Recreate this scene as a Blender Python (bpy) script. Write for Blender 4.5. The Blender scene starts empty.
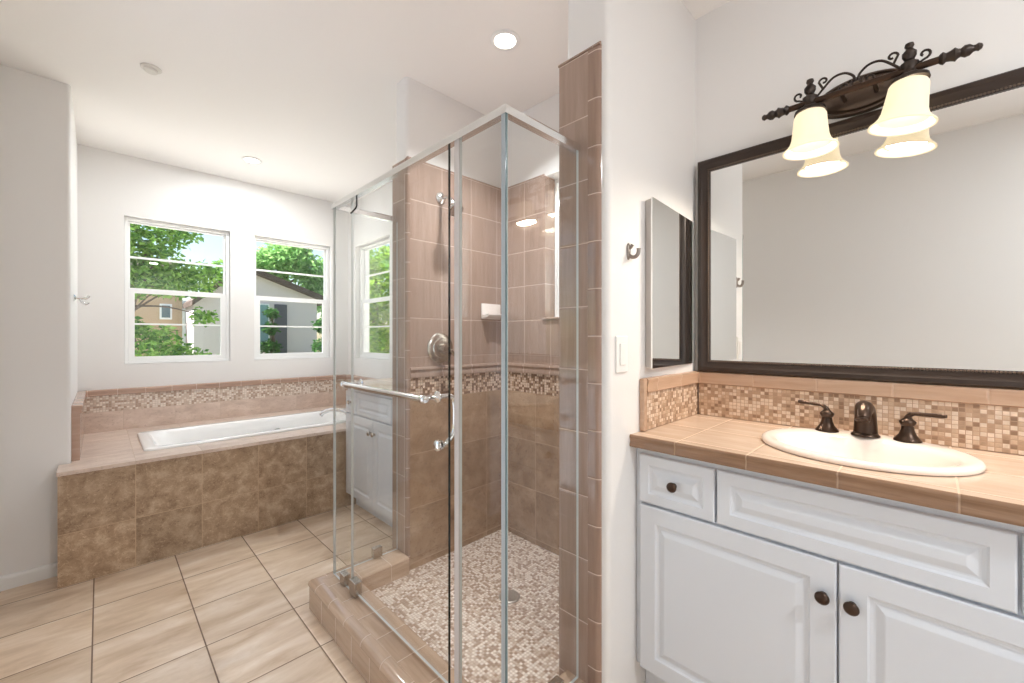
import bpy, bmesh, math, random
import numpy as np
from mathutils import Vector, Matrix

sc = bpy.context.scene
COL = sc.collection
PI = math.pi
random.seed(7)

# ------------------------------------------------------------------ camera
HORIZON, FPX = 338.0, 415.0
cam_d = bpy.data.cameras.new('camera')
cam_d.sensor_width = 36.0
cam_d.lens = 36.0 * FPX / 1024.0
cam_d.shift_y = -(341.5 - HORIZON) / 1024.0
cam_d.clip_start = 0.02
cam = bpy.data.objects.new('camera', cam_d)
COL.objects.link(cam)
cam.location = (0, 0, 1.18)
cam.rotation_euler = (PI / 2, 0, math.atan2(418, FPX) - PI / 2)
sc.camera = cam

# ------------------------------------------------------------------ world, sun, exposure
w = bpy.data.worlds.new('sky')
sc.world = w
w.use_nodes = True
wn = w.node_tree
wn.nodes.clear()
wo = wn.nodes.new('ShaderNodeOutputWorld')
wb = wn.nodes.new('ShaderNodeBackground')
ws = wn.nodes.new('ShaderNodeTexSky')
ws.sky_type = 'NISHITA'
ws.sun_disc = False
ws.sun_elevation = math.radians(52)
ws.sun_rotation = math.radians(-40)
ws.air_density = 1.2
ws.dust_density = 0.8
wb.inputs['Strength'].default_value = 0.145
wn.links.new(ws.outputs[0], wb.inputs['Color'])
wn.links.new(wb.outputs[0], wo.inputs['Surface'])

sun_d = bpy.data.lights.new('sun', 'SUN')
sun_d.energy = 14.5
sun_d.angle = math.radians(1.0)
sun_d.color = (1.0, 0.97, 0.92)
sun = bpy.data.objects.new('sun', sun_d)
COL.objects.link(sun)
sun.location = (-4, 8, 12)
sun.rotation_euler = Vector((0.62, -0.35, -1.05)).to_track_quat('-Z', 'Y').to_euler()

sc.view_settings.view_transform = 'Standard'
sc.view_settings.look = 'None'
sc.view_settings.gamma = 1.0
sc.view_settings.use_curve_mapping = False
sc.view_settings.exposure = 0.68
cy = sc.cycles
cy.use_denoising = True
cy.max_bounces = 10
cy.diffuse_bounces = 6
cy.glossy_bounces = 6
cy.transmission_bounces = 8
cy.transparent_max_bounces = 24
cy.caustics_reflective = False
cy.caustics_refractive = False
cy.sample_clamp_indirect = 6.0

CAN_W = 15.0        # watts of each recessed ceiling lamp
BULB_W = 2.7       # watts of each vanity bulb


# ------------------------------------------------------------------ helpers
def lin(r, g, b):
    f = lambda c: (c / 255 / 12.92) if c / 255 <= 0.04045 else ((c / 255 + 0.055) / 1.055) ** 2.4
    return (f(r), f(g), f(b), 1.0)


class N:
    """a material's node tree with short calls"""
    def __init__(self, name):
        self.m = bpy.data.materials.new(name)
        self.m.use_nodes = True
        self.t = self.m.node_tree
        self.t.nodes.clear()
        self.out = self.t.nodes.new('ShaderNodeOutputMaterial')

    def n(self, typ, **kw):
        x = self.t.nodes.new(typ)
        for k, v in kw.items():
            setattr(x, k, v)
        return x

    def l(self, a, b):
        self.t.links.new(a, b)

    def setin(self, sock, v):
        if hasattr(v, 'is_linked') or isinstance(v, bpy.types.NodeSocket):
            self.l(v, sock)
        else:
            sock.default_value = v

    def math(self, op, a, b=0.0, c=None, clamp=False):
        x = self.n('ShaderNodeMath', operation=op)
        x.use_clamp = clamp
        self.setin(x.inputs[0], a)
        self.setin(x.inputs[1], b)
        if c is not None:
            self.setin(x.inputs[2], c)
        return x.outputs[0]

    def vmath(self, op, a, b):
        x = self.n('ShaderNodeVectorMath', operation=op)
        self.setin(x.inputs[0], a)
        self.setin(x.inputs[1], b)
        return x.outputs[0]

    def mix(self, f, a, b, blend='MIX'):
        x = self.n('ShaderNodeMix', data_type='RGBA', blend_type=blend)
        self.setin(x.inputs[0], f)
        self.setin(x.inputs[6], a)
        self.setin(x.inputs[7], b)
        return x.outputs[2]

    def ramp(self, f, stops, interp='LINEAR'):
        x = self.n('ShaderNodeValToRGB')
        x.color_ramp.interpolation = interp
        e = x.color_ramp.elements
        e[0].position, e[0].color = stops[0]
        e[1].position, e[1].color = stops[1]
        for p, c in stops[2:]:
            k = e.new(p)
            k.color = c
        self.setin(x.inputs[0], f)
        return x.outputs[0]

    def noise(self, vec, scale, detail=3.0, rough=0.55, dist=0.0):
        x = self.n('ShaderNodeTexNoise')
        if vec is not None:
            self.l(vec, x.inputs['Vector'])
        x.inputs['Scale'].default_value = scale
        x.inputs['Detail'].default_value = detail
        x.inputs['Roughness'].default_value = rough
        x.inputs['Distortion'].default_value = dist
        return x.outputs['Fac']

    def maprange(self, v, a, b, c=0.0, d=1.0):
        x = self.n('ShaderNodeMapRange', interpolation_type='SMOOTHSTEP')
        self.setin(x.inputs[0], v)
        x.inputs[1].default_value = a
        x.inputs[2].default_value = b
        x.inputs[3].default_value = c
        x.inputs[4].default_value = d
        return x.outputs[0]

    def bsdf(self, color, rough=0.5, metal=0.0, bump=None, strength=0.3, dist=0.002, **kw):
        p = self.n('ShaderNodeBsdfPrincipled')
        self.setin(p.inputs['Base Color'], color)
        self.setin(p.inputs['Roughness'], rough)
        p.inputs['Metallic'].default_value = metal
        for k, v in kw.items():
            p.inputs[k.replace('_', ' ')].default_value = v
        if bump is not None:
            b = self.n('ShaderNodeBump')
            b.inputs['Strength'].default_value = strength
            b.inputs['Distance'].default_value = dist
            self.l(bump, b.inputs['Height'])
            self.l(b.outputs[0], p.inputs['Normal'])
        self.l(p.outputs[0], self.out.inputs['Surface'])
        return p


def paint(name, rgb, rough=0.6, scale=180, strength=0.12):
    k = N(name)
    g = k.n('ShaderNodeNewGeometry').outputs['Position']
    h = k.noise(g, scale, 2.0)
    k.bsdf(lin(*rgb), rough, bump=h, strength=strength, dist=0.002)
    return k.m


def plain(name, rgb, rough=0.4, metal=0.0, bscale=0, bstr=0.1, **kw):
    k = N(name)
    h = None
    if bscale:
        g = k.n('ShaderNodeTexCoord').outputs['Object']
        h = k.noise(g, bscale, 3.0)
    k.bsdf(lin(*rgb), rough, metal, bump=h, strength=bstr, **kw)
    return k.m


def tile(name, pu, pv, gw, grout, stops, style, rough=0.3, var=0.12, stretch=(1, 1), nscale=8.0,
         bevel=0.004, bstr=0.5, spec=0.5, vein=None, tilt=0.0):
    """square tiles laid over the UV map, which is in metres"""
    k = N(name)
    uv = k.n('ShaderNodeUVMap').outputs[0]
    s = k.n('ShaderNodeSeparateXYZ')
    k.l(uv, s.inputs[0])
    U = k.math('DIVIDE', s.outputs[0], pu)
    V = k.math('DIVIDE', s.outputs[1], pv)
    cu, cv = k.math('FLOOR', U), k.math('FLOOR', V)
    fu, fv = k.math('FRACT', U), k.math('FRACT', V)
    du = k.math('MULTIPLY', k.math('MINIMUM', fu, k.math('SUBTRACT', 1.0, fu)), pu)
    dv = k.math('MULTIPLY', k.math('MINIMUM', fv, k.math('SUBTRACT', 1.0, fv)), pv)
    d = k.math('MINIMUM', du, dv)
    mask = k.maprange(d, gw * 0.35, gw * 0.65)
    cell = k.n('ShaderNodeCombineXYZ')
    k.l(cu, cell.inputs[0])
    k.l(cv, cell.inputs[1])
    wn_ = k.n('ShaderNodeTexWhiteNoise', noise_dimensions='2D')
    k.l(cell.outputs[0], wn_.inputs['Vector'])
    rnd = wn_.outputs['Value']
    sc_ = k.n('ShaderNodeCombineXYZ')
    k.setin(sc_.inputs[0], k.math('MULTIPLY', s.outputs[0], stretch[0]))
    k.setin(sc_.inputs[1], k.math('MULTIPLY', s.outputs[1], stretch[1]))
    k.setin(sc_.inputs[2], k.math('MULTIPLY', rnd, 7.0))
    vec = sc_.outputs[0]
    if style == 'mosaic':
        col = k.ramp(rnd, stops, 'CONSTANT')
        nz = k.noise(vec, 60, 4.0)
        col = k.mix(1.0, col, k.ramp(nz, [(0.3, (0.82, 0.82, 0.82, 1)), (0.75, (1.1, 1.1, 1.1, 1))]), 'MULTIPLY')
        fine = nz
    else:
        nz = k.noise(vec, nscale, 8.0, 0.62, 0.35 if style == 'trav' else 0.4)
        col = k.ramp(nz, stops)
        fine = nz
        if style == 'trav':
            n2 = k.noise(vec, nscale * 5.5, 6.0, 0.7, 0.8)
            col = k.mix(k.maprange(n2, 0.5, 0.72, 0.0, 0.65), col, vein[0])
            n3 = k.noise(vec, nscale * 9, 5.0, 0.6, 0.6)
            col = k.mix(k.maprange(n3, 0.56, 0.7, 0.0, 0.55), col, vein[1])
            fine = n2
        b = k.math('ADD', 1.0 - var / 2, k.math('MULTIPLY', rnd, var))
        cb = k.n('ShaderNodeCombineXYZ')
        for i in range(3):
            k.l(b, cb.inputs[i])
        col = k.mix(1.0, col, cb.outputs[0], 'MULTIPLY')
    col = k.mix(mask, grout, col)
    r = k.math('ADD', k.math('MULTIPLY', mask, rough - 0.8), 0.8)
    hgt = k.maprange(d, gw * 0.3, gw * 0.3 + bevel)
    hgt = k.math('ADD', hgt, k.math('MULTIPLY', fine, 0.10 if style != 'gloss' else 0.05))
    p = k.bsdf(col, r, bump=hgt, strength=bstr, dist=0.0025)
    p.inputs['Specular IOR Level'].default_value = spec
    return k.m


def glass_mat(name, tint=(0.97, 0.985, 0.98, 1), ior=1.5, rough=0.0):
    """a thin clear pane: it lets light straight through and mirrors by Fresnel"""
    k = N(name)
    g = k.n('ShaderNodeNewGeometry')
    dt = k.n('ShaderNodeVectorMath', operation='DOT_PRODUCT')
    k.l(g.outputs['Normal'], dt.inputs[0])
    k.l(g.outputs['Incoming'], dt.inputs[1])
    c_ = k.math('ABSOLUTE', dt.outputs['Value'])
    r0 = ((ior - 1) / (ior + 1)) ** 2
    f5 = k.math('POWER', k.math('SUBTRACT', 1.0, c_, clamp=True), 5.0)
    fres = k.math('ADD', r0, k.math('MULTIPLY', f5, 1.0 - r0))
    a = k.n('ShaderNodeBsdfTransparent')
    a.inputs[0].default_value = tint
    b = k.n('ShaderNodeBsdfGlossy')
    b.inputs['Roughness'].default_value = rough
    m = k.n('ShaderNodeMixShader')
    k.l(fres, m.inputs[0])
    k.l(a.outputs[0], m.inputs[1])
    k.l(b.outputs[0], m.inputs[2])
    k.l(m.outputs[0], k.out.inputs[0])
    return k.m


# ---- mesh building
def box(bm, x0, x1, y0, y1, z0, z1, bevel=0.0, seg=2):
    vs = [bm.verts.new((x, y, z)) for x in (x0, x1) for y in (y0, y1) for z in (z0, z1)]
    F = [(0, 1, 3, 2), (4, 6, 7, 5), (0, 4, 5, 1), (2, 3, 7, 6), (0, 2, 6, 4), (1, 5, 7, 3)]
    fs = [bm.faces.new([vs[i] for i in f]) for f in F]
    if bevel:
        es = list({e for f in fs for e in f.edges})
        bmesh.ops.bevel(bm, geom=es, offset=bevel, segments=seg, profile=0.5, affect='EDGES')
    return vs


def prism(bm, pts, y0, y1, axis='y'):
    """extrude a closed outline; pts are (a, b) in the plane across the axis"""
    def P(a, b, t):
        return {'y': (a, t, b), 'x': (t, a, b), 'z': (a, b, t)}[axis]
    A = [bm.verts.new(P(a, b, y0)) for a, b in pts]
    B = [bm.verts.new(P(a, b, y1)) for a, b in pts]
    n = len(pts)
    bm.faces.new(A)
    bm.faces.new(B[::-1])
    for i in range(n):
        bm.faces.new((A[i], A[(i + 1) % n], B[(i + 1) % n], B[i]))


def lathe(bm, prof, c, ax='z', n=24, cap=True, sx=1.0, sy=1.0):
    """prof: (radius, height along the axis). ax: z, -z, x, -x, y, -y or a Vector"""
    dirs = {'z': Vector((0, 0, 1)), '-z': Vector((0, 0, -1)), 'x': Vector((1, 0, 0)), '-x': Vector((-1, 0, 0)),
            'y': Vector((0, 1, 0)), '-y': Vector((0, -1, 0))}
    d = dirs[ax] if isinstance(ax, str) else Vector(ax).normalized()
    up = Vector((0, 0, 1)) if abs(d.z) < 0.9 else Vector((1, 0, 0))
    a = d.cross(up).normalized()
    b = d.cross(a).normalized()
    c = Vector(c)
    rings = []
    for r, h in prof:
        if r <= 1e-6:
            rings.append([bm.verts.new(c + d * h)])
        else:
            rings.append([bm.verts.new(c + d * h + a * (r * sx * math.cos(2 * PI * i / n)) + b * (r * sy * math.sin(2 * PI * i / n))) for i in range(n)])
    for p, q in zip(rings, rings[1:]):
        for i in range(n):
            j = (i + 1) % n
            if len(p) == 1 and len(q) == 1:
                continue
            if len(p) == 1:
                bm.faces.new((p[0], q[i], q[j]))
            elif len(q) == 1:
                bm.faces.new((p[i], p[j], q[0]))
            else:
                bm.faces.new((p[i], p[j], q[j], q[i]))
    if cap:
        for r in (rings[0], rings[-1]):
            if len(r) > 2:
                bm.faces.new(r)


def tube(bm, pts, rad, n=10, cap=True, flat=1.0):
    """a round bar through pts; rad one value or one per point"""
    pts = [Vector(p) for p in pts]
    rs = rad if isinstance(rad, (list, tuple)) else [rad] * len(pts)
    prev = None
    rings = []
    for i, p in enumerate(pts):
        t = (pts[min(i + 1, len(pts) - 1)] - pts[max(i - 1, 0)]).normalized()
        if prev is None:
            up = Vector((0, 0, 1)) if abs(t.z) < 0.9 else Vector((1, 0, 0))
            a = t.cross(up).normalized()
        else:
            a = (prev - t * prev.dot(t)).normalized()
        b = t.cross(a).normalized()
        prev = a
        rings.append([bm.verts.new(p + a * rs[i] * math.cos(2 * PI * k / n) + b * rs[i] * flat * math.sin(2 * PI * k / n)) for k in range(n)])
    for p, q in zip(rings, rings[1:]):
        for i in range(n):
            j = (i + 1) % n
            bm.faces.new((p[i], p[j], q[j], q[i]))
    if cap:
        bm.faces.new(rings[0])
        bm.faces.new(rings[-1])


def arc(cx, cy, r, a0, a1, n=10):
    return [(cx + r * math.cos(a0 + (a1 - a0) * i / n), cy + r * math.sin(a0 + (a1 - a0) * i / n)) for i in range(n + 1)]


def smooth_path(pts, n=6):
    """Catmull-Rom through 3-D points"""
    P = [Vector(p) for p in pts]
    P = [P[0] * 2 - P[1]] + P + [P[-1] * 2 - P[-2]]
    out = []
    for i in range(1, len(P) - 2):
        for k in range(n):
            t = k / n
            a, b, c, d = P[i - 1], P[i], P[i + 1], P[i + 2]
            out.append(0.5 * ((2 * b) + (c - a) * t + (2 * a - 5 * b + 4 * c - d) * t * t + (3 * b - a - 3 * c + d) * t ** 3))
    out.append(P[-2])
    return out


def sweep(bm, path, prof, uvl=None, side=1):
    """sweep profile (inward offset, z) along a flat axis-aligned open path with mitred corners; own UV"""
    P = [Vector((p[0], p[1], 0)) for p in path]
    m = len(P)
    dirs = [(P[i + 1] - P[i]).normalized() for i in range(m - 1)]
    nr = [Vector((-d.y, d.x, 0)) * side for d in dirs]
    off = [nr[0]] + [nr[i - 1] + nr[i] for i in range(1, m - 1)] + [nr[-1]]
    cum = [0.0]
    for i in range(m - 1):
        cum.append(cum[-1] + (P[i + 1] - P[i]).length)
    vl = [0.0]
    for a, b in zip(prof, prof[1:]):
        vl.append(vl[-1] + math.hypot(b[0] - a[0], b[1] - a[1]))
    R = [[bm.verts.new((P[i].x + off[i].x * o, P[i].y + off[i].y * o, z)) for (o, z) in prof] for i in range(m)]
    uvlay = bm.loops.layers.uv.verify()
    for i in range(m - 1):
        for j in range(len(prof) - 1):
            f = bm.faces.new((R[i][j], R[i + 1][j], R[i + 1][j + 1], R[i][j + 1]))
            for lp, vv in zip(f.loops, (vl[j], vl[j], vl[j + 1], vl[j + 1])):
                q = lp.vert.co - P[i]
                lp[uvlay].uv = (cum[i] + q.x * dirs[i].x + q.y * dirs[i].y, vv)
    for r in (R[0], R[-1]):
        if len(prof) > 2:
            try:
                bm.faces.new(r)
            except ValueError:
                pass


def raised_panel(bm, y0, y1, z0, z1, x, t=0.019, m=0.055, flat=False):
    """a routed door or drawer front facing -x; x is its face"""
    ys, zs = (min(y0, y1), max(y0, y1)), (z0, z1)
    rings = [(0, t), (0, 0.004), (0.0015, 0.001), (0.004, 0)]
    if not flat:
        rings += [(m, 0), (m + 0.004, 0.0045), (m + 0.010, 0.0065), (m + 0.014, 0.0065), (m + 0.028, 0.0012), (m + 0.031, 0.0005)]
    R = []
    for i, d in rings:
        R.append([bm.verts.new((x + d, a, b)) for a, b in ((ys[0] + i, zs[0] + i), (ys[1] - i, zs[0] + i), (ys[1] - i, zs[1] - i), (ys[0] + i, zs[1] - i))])
    for p, q in zip(R, R[1:]):
        for i in range(4):
            bm.faces.new((p[i], p[(i + 1) % 4], q[(i + 1) % 4], q[i]))
    bm.faces.new(R[-1])
    bm.faces.new(R[0])


def empty(name, loc, label, cat, group=None):
    o = bpy.data.objects.new(name, None)
    COL.objects.link(o)
    o.location = loc
    o.empty_display_size = 0.05
    o['label'] = label
    o['category'] = cat
    if group:
        o['group'] = group
    return o


def wloc(o):
    v = Vector((0, 0, 0))
    while o is not None:
        v += o.location
        o = o.parent
    return v


def obj(name, bm, mat, parent=None, smooth=None, uv=True, uvoff=(0, 0), origin=True, mats=None):
    """link a bmesh (world coordinates) as ONE mesh object"""
    bmesh.ops.recalc_face_normals(bm, faces=bm.faces[:])
    lay = bm.loops.layers.uv.verify()
    for f in bm.faces:
        n = f.normal
        for lp in f.loops:
            if uv:
                c = lp.vert.co
                if abs(n.x) >= abs(n.y) and abs(n.x) >= abs(n.z):
                    t = (c.y, c.z)
                elif abs(n.y) >= abs(n.z):
                    t = (c.x, c.z)
                else:
                    t = (c.x, c.y)
                lp[lay].uv = (t[0] + uvoff[0], t[1] + uvoff[1])
            elif uvoff != (0, 0):
                lp[lay].uv = (lp[lay].uv[0] + uvoff[0], lp[lay].uv[1] + uvoff[1])
    base = wloc(parent)
    if parent is None and origin and bm.verts:
        xs = [v.co for v in bm.verts]
        lo = Vector((min(v.x for v in xs), min(v.y for v in xs), min(v.z for v in xs)))
        hi = Vector((max(v.x for v in xs), max(v.y for v in xs), max(v.z for v in xs)))
        base = Vector(((lo.x + hi.x) / 2, (lo.y + hi.y) / 2, lo.z))
    if base.length:
        bmesh.ops.translate(bm, verts=bm.verts[:], vec=-base)
    me = bpy.data.meshes.new(name)
    bm.to_mesh(me)
    bm.free()
    for m_ in (mats or [mat]):
        me.materials.append(m_)
    if smooth is not None:
        me.shade_smooth()
        me.set_sharp_from_angle(angle=math.radians(smooth))
    o = bpy.data.objects.new(name, me)
    COL.objects.link(o)
    if parent is not None:
        o.parent = parent
    else:
        o.location = base
    return o


def tag(o, label, cat, group=None):
    o['label'] = label
    o['category'] = cat
    if group:
        o['group'] = group
    return o


def struct(o, label=None):
    o['kind'] = 'structure'
    if label:
        o['label'] = label
        o['category'] = o.name.split('_')[0].split('.')[0]
    return o


def BM():
    return bmesh.new()


# ------------------------------------------------------------------ materials
M = {}
M['wall'] = paint('painted_wall', (232, 230, 228), 0.62)
M['ceil'] = paint('painted_ceiling', (247, 244, 241), 0.75, 120, 0.2)
M['white'] = plain('white_trim', (236, 235, 233), 0.35)
M['vinyl'] = plain('white_vinyl', (240, 240, 239), 0.3)
M['cab'] = plain('cabinet_white', (219, 223, 229), 0.38, bscale=140, bstr=0.02)
M['gap'] = plain('cabinet_shadow_gap', (120, 118, 115), 0.6)
M['porcelain'] = plain('porcelain_bone', (246, 234, 224), 0.08)
M['acrylic'] = plain('tub_acrylic', (246, 245, 243), 0.12)
M['chrome'] = plain('chrome', (225, 225, 225), 0.06, 1.0)
M['nickel'] = plain('brushed_nickel', (190, 182, 172), 0.25, 1.0)
M['bronze'] = plain('oil_rubbed_bronze', (72, 56, 46), 0.3, 0.75, bscale=60, bstr=0.05)
M['iron'] = plain('dark_bronze_iron', (58, 48, 42), 0.38, 0.55, bscale=90, bstr=0.12)
M['frame'] = plain('espresso_frame', (52, 40, 33), 0.35, 0.15, bscale=160, bstr=0.1)
M['bead'] = plain('frame_bead', (104, 88, 76), 0.35, 0.4)
M['black'] = plain('black_rubber', (18, 17, 17), 0.5)
M['ceramic'] = plain('white_ceramic', (236, 228, 222), 0.1)
mk = N('mirror_silver')
mk.bsdf((0.86, 0.87, 0.86, 1), 0.0, 1.0)
M['mirror'] = mk.m
M['glass'] = glass_mat('shower_glass', (0.988, 0.995, 0.992, 1), 1.5)
M['pane'] = glass_mat('window_glass', (0.98, 0.99, 0.99, 1), 1.45)
M['edge'] = plain('glass_edge', (212, 216, 213), 0.12)
M['edgedark'] = plain('glass_edge_dark', (26, 36, 36), 0.12)
M['seal'] = plain('clear_vinyl_seal', (205, 198, 196), 0.25)
fk = N('frosted_glass')
fa = fk.n('ShaderNodeBsdfTranslucent')
fa.inputs[0].default_value = (0.95, 0.96, 0.97, 1)
fb = fk.n('ShaderNodeBsdfTransparent')
fm = fk.n('ShaderNodeMixShader')
fm.inputs[0].default_value = 0.5
fk.l(fa.outputs[0], fm.inputs[1])
fk.l(fb.outputs[0], fm.inputs[2])
fk.l(fm.outputs[0], fk.out.inputs[0])
M['frost'] = fk.m

GR = lin(196, 170, 150)
M['floor'] = tile('floor_tile', 0.3098, 0.3098, 0.0045, lin(120, 98, 82),
                  [(0.28, lin(182, 154, 126)), (0.5, lin(211, 188, 163)), (0.72, lin(230, 213, 195))], 'streak', 0.32, 0.10,
                  (1.0, 3.2), 3.2, 0.006, 0.35)
M['trav'] = tile('brown_travertine', 0.278, 0.281, 0.0030, lin(192, 166, 138),
                 [(0.32, lin(136, 110, 86)), (0.5, lin(163, 137, 111)), (0.68, lin(190, 166, 140))], 'trav', 0.3, 0.24,
                 (1, 1), 15.0, 0.003, 0.3, vein=(lin(212, 188, 160), lin(92, 66, 46)))
M['trav_s'] = tile('shower_travertine', 0.265, 0.265, 0.0026, lin(186, 158, 132),
                   [(0.3, lin(138, 110, 86)), (0.5, lin(162, 133, 108)), (0.72, lin(184, 157, 131))], 'trav', 0.22, 0.2,
                   (1, 1), 9.0, 0.003, 0.2, vein=(lin(172, 146, 120), lin(104, 80, 60)))
M['trav_l'] = tile('pale_travertine', 0.279, 0.40, 0.0025, lin(206, 188, 172),
                   [(0.3, lin(196, 174, 160)), (0.5, lin(214, 194, 180)), (0.72, lin(230, 213, 201))], 'trav', 0.3, 0.12,
                   (1, 2.2), 8.0, 0.003, 0.2, vein=(lin(216, 198, 182), lin(150, 122, 102)))
M['gloss'] = tile('glazed_taupe_tile', 0.193, 0.193, 0.003, lin(206, 184, 170),
                  [(0.3, lin(154, 131, 117)), (0.55, lin(167, 143, 129)), (0.8, lin(176, 154, 141))], 'gloss', 0.06, 0.07,
                  (9.0, 0.7), 6.0, 0.006, 0.28, spec=0.6)
M['glossbull'] = tile('glazed_taupe_bullnose', 9.0, 0.1425, 0.003, lin(206, 184, 170),
                      [(0.3, lin(144, 119, 104)), (0.55, lin(157, 131, 116)), (0.8, lin(167, 143, 129))], 'gloss', 0.12, 0.07,
                      (9.0, 0.7), 6.0, 0.005, 0.4, spec=0.6)
M['curb'] = tile('curb_tile', 0.143, 9.0, 0.003, lin(206, 184, 164),
                 [(0.3, lin(172, 145, 122)), (0.55, lin(188, 161, 138)), (0.8, lin(200, 175, 154))], 'gloss', 0.13, 0.10,
                 (0.8, 9.0), 6.0, 0.005, 0.4, spec=0.6)
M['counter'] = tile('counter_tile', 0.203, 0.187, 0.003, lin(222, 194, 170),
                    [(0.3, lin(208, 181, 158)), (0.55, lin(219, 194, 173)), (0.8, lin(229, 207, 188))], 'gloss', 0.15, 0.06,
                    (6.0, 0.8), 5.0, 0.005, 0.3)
M['countedge'] = tile('counter_edge_tile_shaded', 0.187, 9.0, 0.003, lin(176, 146, 120),
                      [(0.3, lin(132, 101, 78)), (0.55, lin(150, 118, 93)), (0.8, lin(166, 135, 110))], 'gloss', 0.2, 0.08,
                      (0.8, 14.0), 6.0, 0.004, 0.4)  # counter tile with the front face's shade darkened into its colour
M['cap'] = tile('cap_tile', 0.187, 9.0, 0.003, lin(196, 166, 142),
                [(0.3, lin(182, 149, 123)), (0.55, lin(194, 162, 137)), (0.8, lin(204, 175, 151))], 'gloss', 0.15, 0.06,
                (0.8, 8.0), 5.0, 0.004, 0.35)
M['tubcap'] = tile('tub_cap_tile', 0.145, 9.0, 0.003, lin(208, 188, 174),
                   [(0.3, lin(172, 142, 124)), (0.55, lin(184, 154, 137)), (0.8, lin(194, 168, 152))], 'gloss', 0.15, 0.08,
                   (0.8, 8.0), 5.0, 0.004, 0.35)
STW = [(0.0, lin(226, 206, 186)), (0.34, lin(204, 176, 150)), (0.60, lin(180, 150, 124)), (0.86, lin(152, 122, 98))]
M['mosaic'] = tile('stone_mosaic', 0.0131, 0.0122, 0.0016, lin(182, 152, 128), STW, 'mosaic', 0.35, bevel=0.002, bstr=0.3)
M['mosaic_t'] = tile('tub_mosaic', 0.0150, 0.0138, 0.0018, lin(196, 178, 164),
                     [(0.0, lin(236, 224, 212)), (0.42, lin(212, 192, 175)), (0.68, lin(186, 160, 141))], 'mosaic', 0.35, bevel=0.002, bstr=0.3)
M['mosaic_s'] = tile('shower_band_mosaic', 0.0137, 0.0137, 0.0018, lin(150, 122, 102),
                     [(0.0, lin(224, 202, 182)), (0.4, lin(186, 156, 132)), (0.62, lin(128, 96, 74))], 'mosaic', 0.35, bevel=0.002, bstr=0.3)
M['mosaic_f'] = tile('shower_floor_mosaic', 0.0120, 0.0120, 0.0016, lin(182, 158, 140),
                     [(0.0, lin(236, 223, 211)), (0.42, lin(206, 184, 166)), (0.72, lin(166, 138, 118))], 'mosaic', 0.3, bevel=0.002, bstr=0.4)

# ------------------------------------------------------------------ room shell
CZ = 2.46
XR, YB = 1.70, 3.96           # right wall and window wall faces
XL, YF = -0.365, -1.9         # wall at the photographer's back, wall behind the vanity end


def wall_grid(bm, axis, p0, p1, a0, a1, z0, z1, holes):
    """a wall slab with rectangular openings and their reveals; p0 is the room face"""
    As = sorted({a0, a1, *[h[0] for h in holes], *[h[1] for h in holes]})
    Zs = sorted({z0, z1, *[h[2] for h in holes], *[h[3] for h in holes]})
    hole = lambda a, z: any(h[0] < a < h[1] and h[2] < z < h[3] for h in holes)
    V = {}

    def v(p, a, z):
        k_ = (p, a, z)
        if k_ not in V:
            V[k_] = bm.verts.new((p, a, z) if axis == 'x' else (a, p, z))
        return V[k_]
    for i in range(len(As) - 1):
        for j in range(len(Zs) - 1):
            A, B, C, D = As[i], As[i + 1], Zs[j], Zs[j + 1]
            if hole((A + B) / 2, (C + D) / 2):
                continue
            for p in (p0, p1):
                bm.faces.new((v(p, A, C), v(p, B, C), v(p, B, D), v(p, A, D)))
            for (q0, q1, na, nz) in (((A, C), (A, D), A - 1e-4, (C + D) / 2), ((B, C), (B, D), B + 1e-4, (C + D) / 2),
                                     ((A, C), (B, C), (A + B) / 2, C - 1e-4), ((A, D), (B, D), (A + B) / 2, D + 1e-4)):
                if na < a0 or na > a1 or nz < z0 or nz > z1 or hole(na, nz):
                    bm.faces.new((v(p0, *q0), v(p0, *q1), v(p1, *q1), v(p1, *q0)))


b = BM(); box(b, XL - 0.1, XR + 0.14, YF - 0.1, YB + 0.14, -0.12, 0.0)
struct(obj('floor', b, M['floor'], uvoff=(-0.289 + 0.3098, -1.954 + 0.3098 * 7)))
b = BM(); box(b, XL - 0.1, XR + 0.14, YF - 0.1, YB + 0.14, CZ, CZ + 0.12)
struct(obj('ceiling', b, M['ceil']))

W1 = (0.120, 0.745, 0.995, 2.040)
W2 = (0.910, 1.540, 0.995, 2.040)
W3 = (3.150, 3.800, 0.995, 2.040)
W4 = (1.000, 1.463, 1.277, 2.050)
b = BM(); wall_grid(b, 'y', YB, YB + 0.14, XL - 0.1, XR + 0.14, 0, CZ, [W1, W2])
struct(obj('wall_back', b, M['wall']))
b = BM(); wall_grid(b, 'x', XR, XR + 0.14, YF - 0.1, YB, 0, CZ, [W3, W4])
struct(obj('wall_right', b, M['wall']))
b = BM(); wall_grid(b, 'x', XL, XL - 0.1, YF - 0.1, YB, 0, CZ, [(1.20, 2.05, 0.0, 2.05), (-1.75, -0.55, 0.0, 2.05)])  # two unseen doorways added to let daylight in
struct(obj('wall_left', b, M['wall']))
for k_, (a0, a1) in enumerate(((1.20, 2.05), (-1.75, -0.55))):
    b = BM()
    for xa, xb in ((XL, XL + 0.014), (XL - 0.114, XL - 0.1)):
        box(b, xa, xb, a0 - 0.06, a0, 0, 2.11, 0.003)
        box(b, xa, xb, a1, a1 + 0.06, 0, 2.11, 0.003)
        box(b, xa, xb, a0, a1, 2.05, 2.11, 0.003)
    struct(obj('door_%d' % (k_ + 1), b, M['white']))  # casing of an added doorway
b = BM(); box(b, XL, XR, YF - 0.1, YF, 0, CZ)
struct(obj('wall_front', b, M['wall']))


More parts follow.
